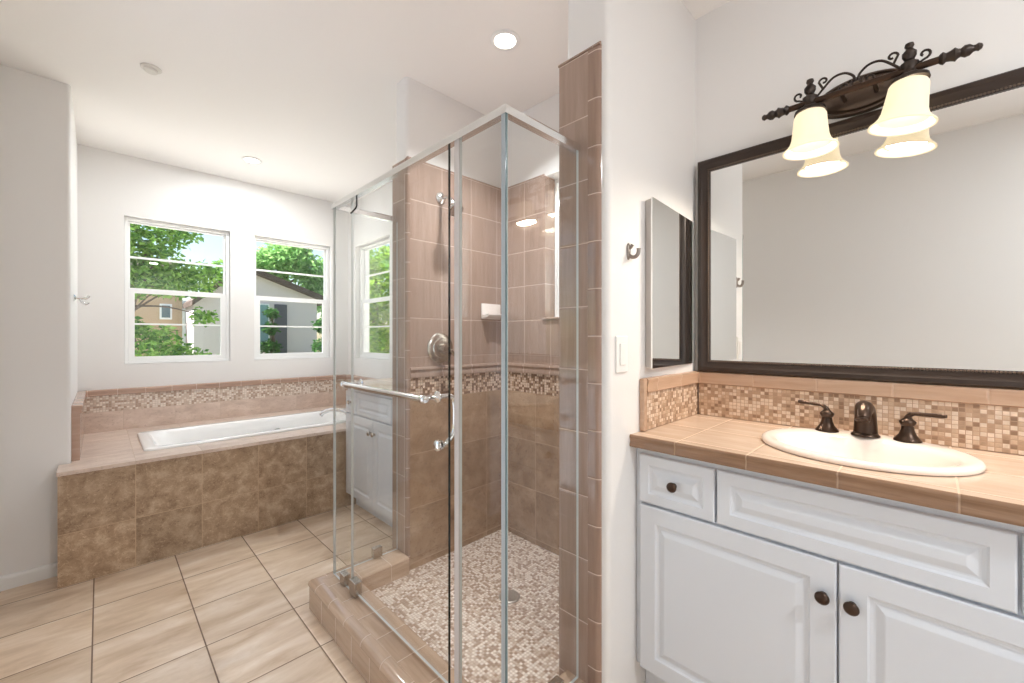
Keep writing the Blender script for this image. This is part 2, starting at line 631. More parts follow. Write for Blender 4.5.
def soft_wall(name, x0, x1, y0, y1, corners, r=0.018):
    """a wall block whose named vertical corners are rounded"""
    bm = BM()
    pts = []
    for (x, y, a) in ((x0, y0, PI), (x1, y0, 1.5 * PI), (x1, y1, 0), (x0, y1, 0.5 * PI)):
        key = ('0' if x == x0 else '1') + ('0' if y == y0 else '1')
        if key in corners:
            pts += arc(x + (r if x == x0 else -r), y + (r if y == y0 else -r), r, a, a + PI / 2, 6)
        else:
            pts.append((x, y))
    prism(bm, pts, 0, CZ, 'z')
    return struct(obj(name, bm, M['wall'], smooth=35))


soft_wall('wall_alcove', XL, -0.105, 3.062, YB, ('10',))
soft_wall('wall_shower_near', 1.060, XR, 0.665, 0.822, ('00', '01'))
soft_wall('wall_shower_far', 1.060, XR, 1.800, 1.906, ('00', '01'))

# baseboard of the alcove wall
b = BM()
prism(b, [(3.062, 0), (3.048, 0), (3.048, 0.052), (3.052, 0.062), (3.062, 0.066)], XL, -0.142, 'x')
struct(obj('baseboard_left', b, M['white']))


# windows: single hung vinyl, one bar across each sash
def window(name, axis, hole, depth0, frosted=False, simple=False):
    """depth0 is where the frame's room side sits; outwards is +axis"""
    a0, a1, z0, z1 = hole
    root = bpy.data.objects.new(name, None)
    COL.objects.link(root)
    root['kind'] = 'structure'
    root.location = (((a0 + a1) / 2, depth0, z0) if axis == 'y' else (depth0, (a0 + a1) / 2, z0))

    def bx(bm, u0, u1, d0, d1, w0, w1, bev=0.002):
        if axis == 'y':
            box(bm, u0, u1, depth0 + d0, depth0 + d1, w0, w1, bev)
        else:
            box(bm, depth0 + d0, depth0 + d1, u0, u1, w0, w1, bev)

    def ring(bm, u0, u1, w0, w1, t, d0, d1, tb=None):
        tb = tb or t
        bx(bm, u0, u0 + t, d0, d1, w0, w1)
        bx(bm, u1 - t, u1, d0, d1, w0, w1)
        bx(bm, u0 + t, u1 - t, d0, d1, w0, w0 + tb)
        bx(bm, u0 + t, u1 - t, d0, d1, w1 - t, w1)
    fr = BM(); ring(fr, a0 + .002, a1 - .002, z0 + .002, z1 - .002, 0.019, 0.0, 0.07)
    obj('window_frame', fr, M['vinyl'], root)
    zm = z0 + 0.512 * (z1 - z0)
    pm = M['frost'] if frosted else M['pane']
    up = BM(); ring(up, a0 + .021, a1 - .021, zm - 0.02, z1 - .021, 0.012, 0.035, 0.06)
    us = obj('upper_sash', up, M['vinyl'], root)
    lo = BM(); ring(lo, a0 + .0215, a1 - .0215, z0 + .0215, zm + 0.008, 0.035, 0.008, 0.033, 0.030)
    ls = obj('lower_sash', lo, M['vinyl'], root)
    g = BM(); bx(g, a0 + .032, a1 - .032, 0.046, 0.050, zm - 0.006, z1 - .032, 0)
    obj('pane', g, pm, us)
    g = BM(); bx(g, a0 + .056, a1 - .056, 0.018, 0.022, z0 + .058, zm - 0.018, 0)
    obj('pane', g, pm, ls)
    if not simple:
        zu = (zm + z1 - 0.045) / 2
        g = BM(); bx(g, a0 + .032, a1 - .032, 0.040, 0.056, zu - 0.007, zu + 0.007)
        obj('muntin', g, M['vinyl'], us)
        zl = (z0 + .058 + zm - 0.02) / 2
        g = BM(); bx(g, a0 + .056, a1 - .056, 0.012, 0.028, zl - 0.006, zl + 0.006)
        obj('muntin', g, M['vinyl'], ls)
    return root


window('window_1', 'y', W1, YB + 0.045)
window('window_2', 'y', W2, YB + 0.045)
window('window_3', 'x', W3, XR + 0.045)
window('window_4', 'x', W4, XR + 0.075, frosted=True, simple=True)

# ------------------------------------------------------------------ shower tiling on the walls (fixed finish)
ZT = 2.052
tx = 1.050
# near pillar: glazed field on the end face, bullnose strip along its front edge, cladding inside
b = BM(); box(b, tx, 1.061, 0.731, 0.843, 0.0, ZT, 0.002)
tn = struct(obj('trim_1', b, M['gloss'], uvoff=(-0.731 + 0.193 - 0.13, -1.083 + 0.193 * 9)))
b = BM()
prism(b, [(1.061, 0.731), (tx, 0.731)] + arc(tx + 0.022, 0.685 + 0.022, 0.022, PI, PI * 1.5, 6) + [(1.0725, 0.685), (1.0725, 0.69), (1.061, 0.69)], 0.0, ZT + 0.004, 'z')
obj('bullnose', b, M['glossbull'], tn, smooth=40, uvoff=(0, -1.043 + 0.1425 * 10))
b = BM()
prism(b, [(tx - 0.002, ZT), (tx - 0.001, ZT + 0.006), (tx + 0.004, ZT + 0.011), (1.061, ZT + 0.012), (1.061, ZT)], 0.69, 0.845, 'y')
obj('bullnose', b, M['glossbull'], tn, smooth=40)
b = BM(); box(b, 1.061, XR, 0.822, 0.843, 0.05, ZT)
obj('tile_face', b, M['gloss'], tn, uvoff=(0, -1.083 + 0.193 * 9))


def clad(name, boxes_of, parent_first=True):
    root = None
    for (nm, mat, args, off, sm) in boxes_of:
        bm = BM()
        if args[0] == 'box':
            box(bm, *args[1:])
        else:
            prism(bm, *args[1:])
        o = obj(nm if root else name, bm, mat, root, smooth=sm, uvoff=off)
        if root is None:
            root = struct(o)
    return root


fo = (-1.257 + 0.193 * 8, -1.085 + 0.193 * 7)
ff = 1.780     # face of the far wall's tile
clad('trim_2', [
    ('trim_2', M['gloss'], ('box', 1.067, 1.683, ff, 1.800, 1.085, ZT), fo, None),
    ('tile_face', M['gloss'], ('box', tx, 1.061, ff + 0.012, 1.918, 0.0, ZT, 0.002), (-1.80 + 0.193 * 10, -1.085 + 0.193 * 7), None),
    ('bullnose', M['glossbull'], ('prism', [(tx, ff + 0.012)] + arc(tx + 0.012, ff + 0.008, 0.012, PI, PI * 1.5, 5) + [(1.067, ff - 0.004), (1.067, 1.80), (1.06, 1.80)], 0.05, ZT, 'z'), (0, 0.02), 40),
    ('tile_course', M['gloss'], ('box', 1.067, 1.683, ff, 1.800, 1.036, 1.085), (fo[0], 0.05), None),
    ('chair_rail', M['gloss'], ('prism', [(ff + 0.01, 0.984), (ff - 0.008, 0.984), (ff - 0.010, 1.0), (ff - 0.004, 1.012), (ff - 0.012, 1.024), (ff - 0.010, 1.034), (ff, 1.037), (ff + 0.01, 1.037)], 1.067, 1.683, 'x'), (fo[0], 0.05), 40),
    ('mosaic_band', M['mosaic_s'], ('box', 1.067, 1.683, ff, 1.800, 0.876, 0.984), (0.01, -0.876 + 0.0137 * 80), None),
    ('lower_tile', M['trav_s'], ('box', 1.067, 1.683, ff, 1.800, 0.05, 0.876), (-1.30 + 0.265 * 6, -0.876 + 0.265 * 4), None),
    ('cap', M['gloss'], ('prism', [(ff - 0.002, ZT), (ff, ZT + 0.008), (ff + 0.006, ZT + 0.012), (1.80, ZT + 0.012), (1.80, ZT)], 1.06, 1.683, 'x'), (fo[0], 0.05), 40),
])
# right shower wall, cut round the window
rx = 1.690
ro = (-1.604 + 0.193 * 9, fo[1])
bw = BM(); wall_grid(bw, 'x', rx, XR, 0.843, ff, 1.085, ZT, [(W4[0], W4[1], W4[2], ZT)])
tr = struct(obj('trim_3', bw, M['gloss'], uvoff=ro))
for nm, mt, ar, of in (('tile_course', M['gloss'], (rx, XR, 0.843, ff, 1.036, 1.085), (ro[0], 0.05)),
                       ('mosaic_band', M['mosaic_s'], (rx, XR, 0.843, ff, 0.876, 0.984), (0.01, -0.876 + 0.0137 * 80)),
                       ('lower_tile', M['trav_s'], (rx, XR, 0.843, ff, 0.05, 0.876), (-1.52 + 0.265 * 6, -0.876 + 0.265 * 4))):
    b = BM(); box(b, *ar)
    obj(nm, b, mt, tr, uvoff=of)
b = BM()
prism(b, [(rx + 0.005, 0.984), (rx - 0.008, 0.984), (rx - 0.010, 1.0), (rx - 0.004, 1.012), (rx - 0.012, 1.024), (rx - 0.010, 1.034), (rx, 1.037), (rx + 0.005, 1.037)], 0.843, ff, 'y')
obj('chair_rail', b, M['gloss'], tr, smooth=40, uvoff=(ro[0], 0.05))
b = BM()
prism(b, [(rx - 0.002, ZT), (rx, ZT + 0.008), (rx + 0.006, ZT + 0.012), (XR, ZT + 0.012), (XR, ZT)], W4[1], ff, 'y')
obj('cap', b, M['gloss'], tr, smooth=40)
b = BM()   # tiled reveals of the shower window
box(b, rx, XR + 0.074, W4[1] - 0.010, W4[1] - 0.0005, W4[2] + 0.012, ZT)
box(b, rx, XR + 0.074, W4[0] + 0.0005, W4[0] + 0.010, W4[2] + 0.012, ZT)
obj('window_reveal', b, M['gloss'], tr, uvoff=(0.05, ro[1]))
b = BM(); box(b, rx - 0.012, XR + 0.074, W4[0] + .001, W4[1] - .001, W4[2] + 0.0005, W4[2] + 0.012, 0.004)
obj('window_sill', b, M['gloss'], tr)

# shower pan and curb
b = BM()
n_ = 20
dx0, dx1, dy0, dy1 = 0.802, rx, 0.817, ff
gv = {}
for i in range(n_ + 1):
    for j in range(n_ + 1):
        X_, Y_ = dx0 + (dx1 - dx0) * i / n_, dy0 + (dy1 - dy0) * j / n_
        r_ = math.hypot(X_ - 1.283, Y_ - 1.308)
        gv[i, j] = b.verts.new((X_, Y_, 0.036 + 0.030 * min(r_, 0.6)))
for i in range(n_):
    for j in range(n_):
        b.faces.new((gv[i, j], gv[i + 1, j], gv[i + 1, j + 1], gv[i, j + 1]))
rim = [gv[i, 0] for i in range(n_ + 1)] + [gv[n_, j] for j in range(1, n_ + 1)] + [gv[i, n_] for i in range(n_ - 1, -1, -1)] + [gv[0, j] for j in range(n_ - 1, 0, -1)]
low = [b.verts.new((v.co.x, v.co.y, 0.0)) for v in rim]
for i in range(len(rim)):
    j = (i + 1) % len(rim)
    b.faces.new((rim[i], rim[j], low[j], low[i]))
b.faces.new(low)
tag(obj('shower_pan', b, M['mosaic_f'], smooth=30), 'shower floor of tiny beige and brown mosaic sloping to a round drain', 'shower floor')

cp = [(tx, 1.907), (0.648, 1.907), (0.648, 0.662), (tx, 0.662)]
cr = empty('shower_curb', (0.72, 1.3, 0), 'glazed taupe tiled curb under the glass shower walls', 'shower curb')
b = BM(); sweep(b, cp, [(0.0, 0.0), (0.0, 0.098)])
obj('face_tile', b, M['curb'], cr, uv=False, uvoff=(0.03, 0.01))
b = BM(); sweep(b, cp, [(0.0, 0.0985), (-0.004, 0.102), (-0.005, 0.108), (-0.002, 0.118), (0.006, 0.126), (0.018, 0.130), (0.034, 0.130)])
obj('bullnose', b, M['curb'], cr, smooth=50, uv=False, uvoff=(0.09, 0.01))
b = BM(); sweep(b, cp, [(0.0345, 0.130), (0.146, 0.130), (0.152, 0.126), (0.153, 0.120), (0.153, 0.0)])
obj('top_tile', b, M['curb'], cr, uv=False, smooth=50, uvoff=(0.05, 0.01))

b = BM(); lathe(b, [(0.047, 0), (0.047, 0.004), (0.042, 0.007), (0.036, 0.006), (0, 0.006)], (1.283, 1.308, 0.036), n=32)
dr = obj('shower_drain', b, plain('drain_metal', (176, 166, 156), 0.5, 0.8), smooth=40)
tag(dr, 'round brushed metal drain cover set in the mosaic shower floor', 'drain')

# ------------------------------------------------------------------ glass enclosure
GX, GYN, GYF, GZ0, GZ1 = 0.737, 0.765, 1.872, 0.131, 1.765
en = empty('shower_enclosure', (GX, 1.3, GZ0), 'frameless glass shower enclosure with chrome header and towel bar', 'shower enclosure')


def glass_panel(name, x0, x1, y0, y1, z0, z1, parent, edge, front_edge=None):
    bm = BM(); box(bm, x0, x1, y0, y1, z0, z1)
    bm.faces.ensure_lookup_table()
    big = max(f.calc_area() for f in bm.faces)
    for f in bm.faces:
        f.material_index = 0 if f.calc_area() > 0.3 * big else 1
        if front_edge and f.material_index == 1 and abs((f.calc_center_median().y) - y0) < 1e-4:
            f.material_index = 2
    return obj(name, bm, M['glass'], parent, mats=[M['glass'], edge] + ([front_edge] if front_edge else []))


gt = 0.008
glass_panel('side_panel', GX, GX + gt, 1.686, GYF, GZ0, GZ1, en, M['edge'])
door = glass_panel('door', GX, GX + gt, 1.012, 1.682, GZ0 + 0.012, GZ1 - 0.006, en, M['edge'], M['edgedark'])
door['label'] = 'clear glass shower door'
glass_panel('fixed_panel', GX, GX + gt, GYN, 0.956, GZ0, GZ1, en, M['edge'])
glass_panel('return_panel', GX + gt, tx - 0.001, GYN, GYN + gt, GZ0, GZ1, en, M['edge'])
glass_panel('back_panel', GX + gt, tx - 0.001, GYF - gt, GYF, GZ0, GZ1, en, M['edge'])
b = BM(); box(b, GX - 0.001, GX + gt + 0.001, 0.9605, 0.982, GZ0, GZ1 - 0.004, 0.002)
obj('door_seal', b, M['seal'], en)
b = BM(); box(b, GX - 0.003, GX - 0.0002, GYN - 0.0005, GYN + 0.014, GZ0, GZ1 - 0.004, 0.0008)
obj('corner_seal', b, plain('grey_seal', (172, 182, 188), 0.3), en)
b = BM(); box(b, GX - 0.003, GX + 0.004, GYN - 0.003, GYN - 0.0006, GZ0, GZ1 - 0.004, 0.0008)
obj('corner_edge', b, plain('teal_edge', (104, 124, 128), 0.15), en)
# header: a channel running round the three sides
hp = [(tx, GYF + 0.007), (GX - 0.007, GYF + 0.007), (GX - 0.007, GYN - 0.007), (tx, GYN - 0.007)]
b = BM(); sweep(b, hp, [(0.0, GZ1 - 0.012), (0.0, GZ1 + 0.008), (0.004, GZ1 + 0.014), (0.018, GZ1 + 0.014), (0.022, GZ1 + 0.008), (0.022, GZ1 - 0.012), (0.0, GZ1 - 0.012)])
obj('header_rail', b, plain('satin_chrome', (238, 240, 241), 0.16, 1.0), en, smooth=30)
# pivot hinges top and bottom, clamps
b = BM()
tube(b, [(GX - 0.002, 1.630, GZ1 - 0.012), (GX - 0.002, 1.630, GZ1 - 0.052), (GX - 0.002, 1.640, GZ1 - 0.060), (GX - 0.002, 1.684, GZ1 - 0.070)], 0.0032, 8)
obj('notch_seal', b, M['black'], door)
b = BM(); box(b, GX - 0.012, GX + gt + 0.012, 1.625, 1.680, GZ0 + 0.002, GZ0 + 0.062, 0.003)
obj('hinge', b, M['nickel'], door)
for (x0, x1, y0, y1) in ((GX - 0.010, GX + gt + 0.010, 1.735, 1.780), (0.92, 0.965, GYF - gt - 0.010, GYF + 0.010), (0.92, 0.965, GYN - 0.010, GYN + gt + 0.010)):
    b = BM(); box(b, x0, x1, y0, y1, GZ0, GZ0 + 0.048, 0.003)
    obj('clamp', b, M['nickel'], en)
# towel bar outside, bow pull inside
bz = 1.000
tb = BM()
tube(tb, [(GX - 0.062, 1.612, bz), (GX - 0.062, 1.062, bz)], 0.0095, 14)
tube(tb, [(GX - 0.062, 1.064, bz), (GX - 0.001, 1.064, bz)], 0.008, 12)
tube(tb, [(GX - 0.062, 1.590, bz), (GX - 0.001, 1.590, bz)], 0.008, 12)
lathe(tb, [(0.010, 0), (0.0125, 0.003), (0.0125, 0.022), (0.010, 0.026), (0, 0.027)], (GX - 0.062, 1.062, bz), '-y', 16)
lathe(tb, [(0.010, 0), (0.0125, 0.003), (0.0125, 0.014), (0.009, 0.022), (0, 0.024)], (GX - 0.062, 1.606, bz), 'y', 16)
for yy in (1.064, 1.590):
    lathe(tb, [(0.018, 0), (0.018, 0.004), (0.012, 0.008), (0.009, 0.016)], (GX, yy, bz), '-x', 18)
obj('towel_bar', tb, M['chrome'], door, smooth=40)
pb = BM()
tube(pb, smooth_path([(GX + gt, 1.064, bz), (GX + 0.045, 1.064, bz - 0.003), (GX + 0.062, 1.064, bz - 0.025), (GX + 0.064, 1.064, bz - 0.09), (GX + 0.056, 1.064, bz - 0.125), (GX + 0.03, 1.064, bz - 0.148), (GX + gt, 1.064, bz - 0.150)], 5), 0.008, 12)
lathe(pb, [(0.017, 0), (0.017, 0.006), (0.012, 0.010), (0, 0.011)], (GX, 1.064, bz - 0.150), '-x', 18)
lathe(pb, [(0.015, 0), (0.015, 0.005), (0.010, 0.009)], (GX + gt, 1.064, bz - 0.150), 'x', 18, cap=False)
obj('pull_handle', pb, M['chrome'], door, smooth=40)

# ------------------------------------------------------------------ shower fittings on the far wall
sh = empty('showerhead', (1.29, ff, 1.86), 'chrome shower head on a short bent arm high on the tiled wall', 'shower head')
b = BM(); lathe(b, [(0.030, 0), (0.029, 0.006), (0.016, 0.014), (0.011, 0.016)], (1.247, ff, 1.900), '-y', 24)
obj('flange', b, M['chrome'], sh, smooth=40)
b = BM(); tube(b, smooth_path([(1.247, ff - 0.008, 1.900), (1.247, ff - 0.05, 1.898), (1.245, ff - 0.085, 1.878), (1.243, ff - 0.105, 1.850)], 5), 0.0095, 12)
obj('arm', b, M['chrome'], sh, smooth=40)
b = BM(); lathe(b, [(0.012, 0), (0.016, 0.006), (0.014, 0.014), (0.020, 0.022), (0.034, 0.040), (0.038, 0.056), (0.037, 0.062), (0.030, 0.063), (0, 0.061)], (1.243, ff - 0.102, 1.853), Vector((0, -0.62, -0.78)), 24)
obj('spray_head', b, M['chrome'], sh, smooth=40)
sv = empty('shower_valve', (1.275, ff, 1.165), 'round brushed nickel shower valve plate with lever on taupe tile', 'shower valve')
b = BM(); lathe(b, [(0.078, 0), (0.078, 0.004), (0.070, 0.010), (0.052, 0.013), (0.048, 0.019), (0.040, 0.021), (0, 0.021)], (1.243, ff - 0.001, 1.128), '-y', 36)
obj('escutcheon', b, M['nickel'], sv, smooth=40)
b = BM(); lathe(b, [(0.026, 0), (0.024, 0.03), (0.020, 0.045), (0, 0.048)], (1.243, ff - 0.020, 1.128), '-y', 24)
tube(b, smooth_path([(1.243, ff - 0.055, 1.128), (1.27, ff - 0.062, 1.115), (1.29, ff - 0.062, 1.093)], 5), [0.009] * 5 + [0.008] * 5 + [0.010], 12)
obj('lever', b, M['nickel'], sv, smooth=40)

sd = BM()
y1_ = ff - 0.0005
x0, x1, z0, z1 = 1.520, 1.664, 1.287, 1.375
box(sd, x0, x1, y1_ - 0.010, y1_, z0, z1, 0.004)
prism(sd, [(y1_ - 0.006, z0 + 0.004), (y1_ - 0.045, z0 + 0.010), (y1_ - 0.060, z0 + 0.022), (y1_ - 0.060, z0 + 0.030), (y1_ - 0.050, z0 + 0.027), (y1_ - 0.030, z0 + 0.022), (y1_ - 0.006, z0 + 0.024)], x0 + 0.004, x1 - 0.004, 'x')
tag(obj('soap_dish', sd, M['ceramic'], smooth=40), 'white ceramic soap dish set on the taupe tiled shower wall', 'soap dish')

# ------------------------------------------------------------------ tub
ts = empty('tub_surround', (0.8, 3.4, 0), 'brown travertine tub surround with pale stone deck', 'tub surround')
DZ = 0.546
b = BM(); box(b, -0.142, XR - .001, 2.892, 3.060, 0.0, DZ - 0.018)
obj('front_panel', b, M['trav'], ts, uvoff=(-0.131 + 0.278 * 2, 0.033))
# deck with the hole for the tub
b = BM()
hx0, hx1, hy0, hy1 = 0.185, 1.56, 3.085, 3.655
for (a0, a1, c0, c1) in ((-0.146, hx0, 2.886, 3.060), (-0.103, hx0, 3.060, YB - .001), (hx0, hx1, 2.886, hy0), (hx0, hx1, hy1, YB - .001), (hx1, XR - .001, 2.886, YB - .001)):
    box(b, a0, a1, c0, c1, DZ - 0.018, DZ)
obj('deck', b, M['trav_l'], ts, uvoff=(-0.131 + 0.279 * 2, -2.75 + 0.4 * 8))
bt = empty('bathtub', (0.87, 3.37, 0.0), 'white drop-in bathtub sunk in the stone deck under the windows', 'bathtub')


def rrect(cx, cy, hx, hy, r, n=6):
    pts = []
    for (sx, sy, a) in ((1, 1, 0), (-1, 1, PI / 2), (-1, -1, PI), (1, -1, 1.5 * PI)):
        pts += arc(cx + sx * (hx - r), cy + sy * (hy - r), r, a, a + PI / 2, n)
    return pts


b = BM()
cx_, cy_ = (hx0 + hx1) / 2, (hy0 + hy1) / 2
HX, HY = (hx1 - hx0) / 2 + 0.012, (hy1 - hy0) / 2 + 0.012
prof = [(HX, HY, 0.03, DZ + 0.001), (HX, HY, 0.03, DZ + 0.010), (HX - 0.006, HY - 0.006, 0.03, DZ + 0.015), (HX - 0.045, HY - 0.040, 0.05, DZ + 0.015),
        (HX - 0.060, HY - 0.052, 0.08, DZ + 0.008), (HX - 0.075, HY - 0.065, 0.14, DZ - 0.03), (HX - 0.12, HY - 0.085, 0.18, DZ - 0.2),
        (HX - 0.2, HY - 0.115, 0.16, DZ - 0.38), (HX - 0.26, HY - 0.16, 0.11, DZ - 0.41), (0.10, 0.04, 0.03, DZ - 0.415)]
rings = []
for hx, hy, r, z in prof:
    rings.append([b.verts.new((x, y, z)) for x, y in rrect(cx_, cy_, hx, hy, r)])
for p, q in zip(rings, rings[1:]):
    for i in range(len(p)):
        j = (i + 1) % len(p)
        b.faces.new((p[i], p[j], q[j], q[i]))
b.faces.new(rings[-1])
obj('shell', b, M['acrylic'], bt, smooth=60)
b = BM(); lathe(b, [(0.032, 0), (0.032, 0.006), (0.026, 0.010), (0, 0.011)], (0.98, hy1 - 0.073, DZ - 0.10), '-y', 20)
obj('overflow_plate', b, M['chrome'], bt, smooth=40)

tf = empty('tub_faucet', (1.335, 3.035, DZ), 'chrome arched tub spout on the front deck corner, seen through shower glass', 'faucet')
b = BM()
lathe(b, [(0.030, 0), (0.030, 0.006), (0.022, 0.014), (0.018, 0.03)], (1.335, 3.035, DZ + 0.0005), 'z', 20)
tube(b, smooth_path([(1.335, 3.035, DZ + 0.02), (1.322, 3.050, DZ + 0.055), (1.285, 3.085, DZ + 0.090), (1.230, 3.135, DZ + 0.098), (1.185, 3.178, DZ + 0.082), (1.168, 3.195, DZ + 0.060)], 6), 0.015, 14)
obj('spout', b, M['chrome'], tf, smooth=50)
b = BM()
lathe(b, [(0.026, 0), (0.026, 0.006), (0.016, 0.014), (0.014, 0.035), (0.020, 0.040), (0.020, 0.050), (0, 0.054)], (1.50, 3.02, DZ + 0.0005), 'z', 18)
tube(b, [(1.465, 3.02, DZ + 0.046), (1.535, 3.02, DZ + 0.046)], 0.007, 10)
obj('handle', b, M['chrome'], tf, smooth=50)


# tiled splash round the tub alcove: (fixed to the walls)
def splash(name, label, kind, x0, x1, y0, y1, z0, zm, zt, zc, mlow, mm, mc, facing, offs=(0, 0)):
    """kind 'y': on the window wall facing -y; 'x': on a wall facing -x (facing=-1) or +x (facing=1)"""
    root = empty(name, ((x0 + x1) / 2, (y0 + y1) / 2, z0), label, 'backsplash')
    if mlow is not None:
        bm = BM(); box(bm, x0, x1, y0, y1, z0, zm)
        obj('stone_course', bm, mlow, root, uvoff=offs)
    bm = BM(); box(bm, x0, x1, y0, y1, zm, zt)
    obj('mosaic_band', bm, mm, root, uvoff=(0.003, -zm + 0.0138 * 60 if mlow is not None else -zm + 0.0122 * 90))
    bm = BM()
    e = 0.008
    pr = lambda a, s: [(a, zt), (a + s * e, zt + 0.003), (a + s * e * 0.7, zt + (zc - zt) * 0.45), (a + s * e * 1.3, zc - 0.010), (a + s * e * 1.1, zc - 0.003), (a + s * 0.003, zc)]
    if kind == 'y':
        prism(bm, pr(y0, -1) + [(y1, zc), (y1, zt)], x0, x1, 'x')
    elif facing < 0:
        prism(bm, pr(x0, -1) + [(x1, zc), (x1, zt)], y0, y1, 'y')
    else:
        prism(bm, pr(x1, 1) + [(x0, zc), (x0, zt)], y0, y1, 'y')
    obj('cap', bm, mc, root, smooth=40, uvoff=(0.05 + offs[0], 0.05 - zt + 0.1 + (0.0)))
    return root


splash('tile_backsplash', 'travertine and mosaic backsplash along the tub below the two windows', 'y', -0.0738, 1.6775, 3.940, YB - 0.0005, DZ + 0.0005, 0.680, 0.789, 0.830,
       M['trav_l'], M['mosaic_t'], M['tubcap'], -1, (-0.115 + 0.279 * 2, 0.12))
splash('tile_backsplash', 'narrow tiled backsplash at the left end of the tub beside the rounded wall corner', 'x', -0.1045, -0.074, 3.110, 3.9395, DZ + 0.0005, 0.680, 0.789, 0.830,
       M['tubcap'], M['tubcap'], M['tubcap'], 1)
splash('tile_backsplash', 'tiled backsplash at the spout end of the tub, seen through the shower glass', 'x', 1.678, XR - 0.0005, 2.890, 3.935, DZ + 0.0005, 0.680, 0.789, 0.830,
       M['trav_l'], M['mosaic_t'], M['tubcap'], -1, (0.1, 0.12))


# ------------------------------------------------------------------ vanities
def knob(bm, x, y, z):
    lathe(bm, [(0.0085, 0), (0.0075, 0.003), (0.0058, 0.007), (0.0070, 0.010), (0.0130, 0.013), (0.0148, 0.017), (0.0140, 0.021), (0.009, 0.0245), (0, 0.0255)], (x, y, z), '-x', 20)


def vanity(label, yl, yr, yc, half_ff, dl, door_l, door_r, x, zb, knob_mat, side_drawers=(True, True)):
    """cabinet facing -x between yr (near) and yl (far); yc is where its doors meet"""
    root = empty('vanity_cabinet', ((x + XR) / 2, (yl + yr) / 2, 0), label, 'cabinet')
    bm = BM(); box(bm, x + 0.018, x + 0.036, yr, yl, zb, 0.838, 0.0015)
    box(bm, x + 0.036, XR - 0.001, yr, yr + 0.018, zb, 0.838)
    box(bm, x + 0.036, XR - 0.001, yl - 0.018, yl, zb, 0.838)
    box(bm, x + 0.036, XR - 0.001, yr + 0.018, yl - 0.018, zb, zb + 0.018)
    box(bm, XR - 0.008, XR - 0.001, yr + 0.018, yl - 0.018, zb + 0.018, 0.838)
    obj('body', bm, M['cab'], root)
    bm = BM(); box(bm, x + 0.075, XR - 0.02, yr + 0.002, yl - 0.002, 0.0, zb)
    obj('toe_kick', bm, M['cab'], root)
    zt, zd, zdoor = 0.816, 0.668, 0.660
    bm = BM(); raised_panel(bm, yc + half_ff, yc - half_ff, zd, zt, x, m=0.034)
    obj('false_front', bm, M['cab'], root)
    for s, dlim in ((1, dl), (-1, 2 * yc - dl)):
        a, c = yc + s * (half_ff + 0.006), dlim
        bm = BM(); raised_panel(bm, a, c, zd, zt, x, m=0.030)
        d = obj('drawer', bm, M['cab'], root)
        bm = BM(); knob(bm, x - 0.0005, (a + c) / 2, (zd + zt) / 2)
        obj('knob', bm, knob_mat, d, smooth=50)
    for s, lim in ((1, door_l), (-1, door_r)):
        bm = BM(); raised_panel(bm, yc + s * 0.002, lim, zb + 0.004, zdoor, x, m=0.050)
        d = obj('door', bm, M['cab'], root)
        bm = BM(); knob(bm, x - 0.0005, yc + s * 0.0265, 0.577)
        obj('knob', bm, knob_mat, d, smooth=50)
    return root


def countertop(label, x, yl, yr, uoff, hole=None):
    root = empty('countertop', ((x + XR) / 2, (yl + yr) / 2, 0.839), label, 'countertop')
    bm = BM()
    x0, x1 = x + 0.005, XR - 0.001
    if hole:
        hx, hy, ax_, ay_ = hole
        n = 48
        el = [(hx + ax_ * math.cos(2 * PI * i / n), hy + ay_ * math.sin(2 * PI * i / n)) for i in range(n)]
        # the outer point each rim point looks at, on the slab's outline
        out = []
        for (a, c) in el:
            dx, dy = (a - hx) / ax_, (c - hy) / ay_
            t = min(((x1 - hx) / dx if dx > 1e-9 else 1e9), ((x0 - hx) / dx if dx < -1e-9 else 1e9),
                    ((yl - hy) / dy if dy > 1e-9 else 1e9), ((yr - hy) / dy if dy < -1e-9 else 1e9))
            out.append((hx + dx * t, hy + dy * t))
        for cx_, cy_ in ((x0, yl), (x1, yl), (x0, yr), (x1, yr)):
            k_ = min(range(n), key=lambda i: (out[i][0] - cx_) ** 2 + (out[i][1] - cy_) ** 2)
            out[k_] = (cx_, cy_)
        lo_i, hi_i = [bm.verts.new((a, c, 0.839)) for a, c in el], [bm.verts.new((a, c, 0.877)) for a, c in el]
        lo_o, hi_o = [bm.verts.new((a, c, 0.839)) for a, c in out], [bm.verts.new((a, c, 0.877)) for a, c in out]
        for i in range(n):
            j = (i + 1) % n
            bm.faces.new((hi_i[i], hi_i[j], hi_o[j], hi_o[i]))
            bm.faces.new((lo_i[i], lo_o[i], lo_o[j], lo_i[j]))
            bm.faces.new((lo_i[i], lo_i[j], hi_i[j], hi_i[i]))
            bm.faces.new((lo_o[i], hi_o[i], hi_o[j], lo_o[j]))
    else:
        box(bm, x0, x1, yr, yl, 0.839, 0.877)
    obj('tile_top', bm, M['counter'], root, uvoff=(-x - 0.046 + 0.203 * 9 + 0.004, uoff))
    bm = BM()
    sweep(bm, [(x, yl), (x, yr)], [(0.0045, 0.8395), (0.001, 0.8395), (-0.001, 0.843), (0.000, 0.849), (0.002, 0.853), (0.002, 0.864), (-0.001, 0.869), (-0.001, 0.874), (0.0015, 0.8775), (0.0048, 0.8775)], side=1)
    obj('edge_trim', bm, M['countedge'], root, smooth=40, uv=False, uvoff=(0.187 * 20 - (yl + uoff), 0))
    return root


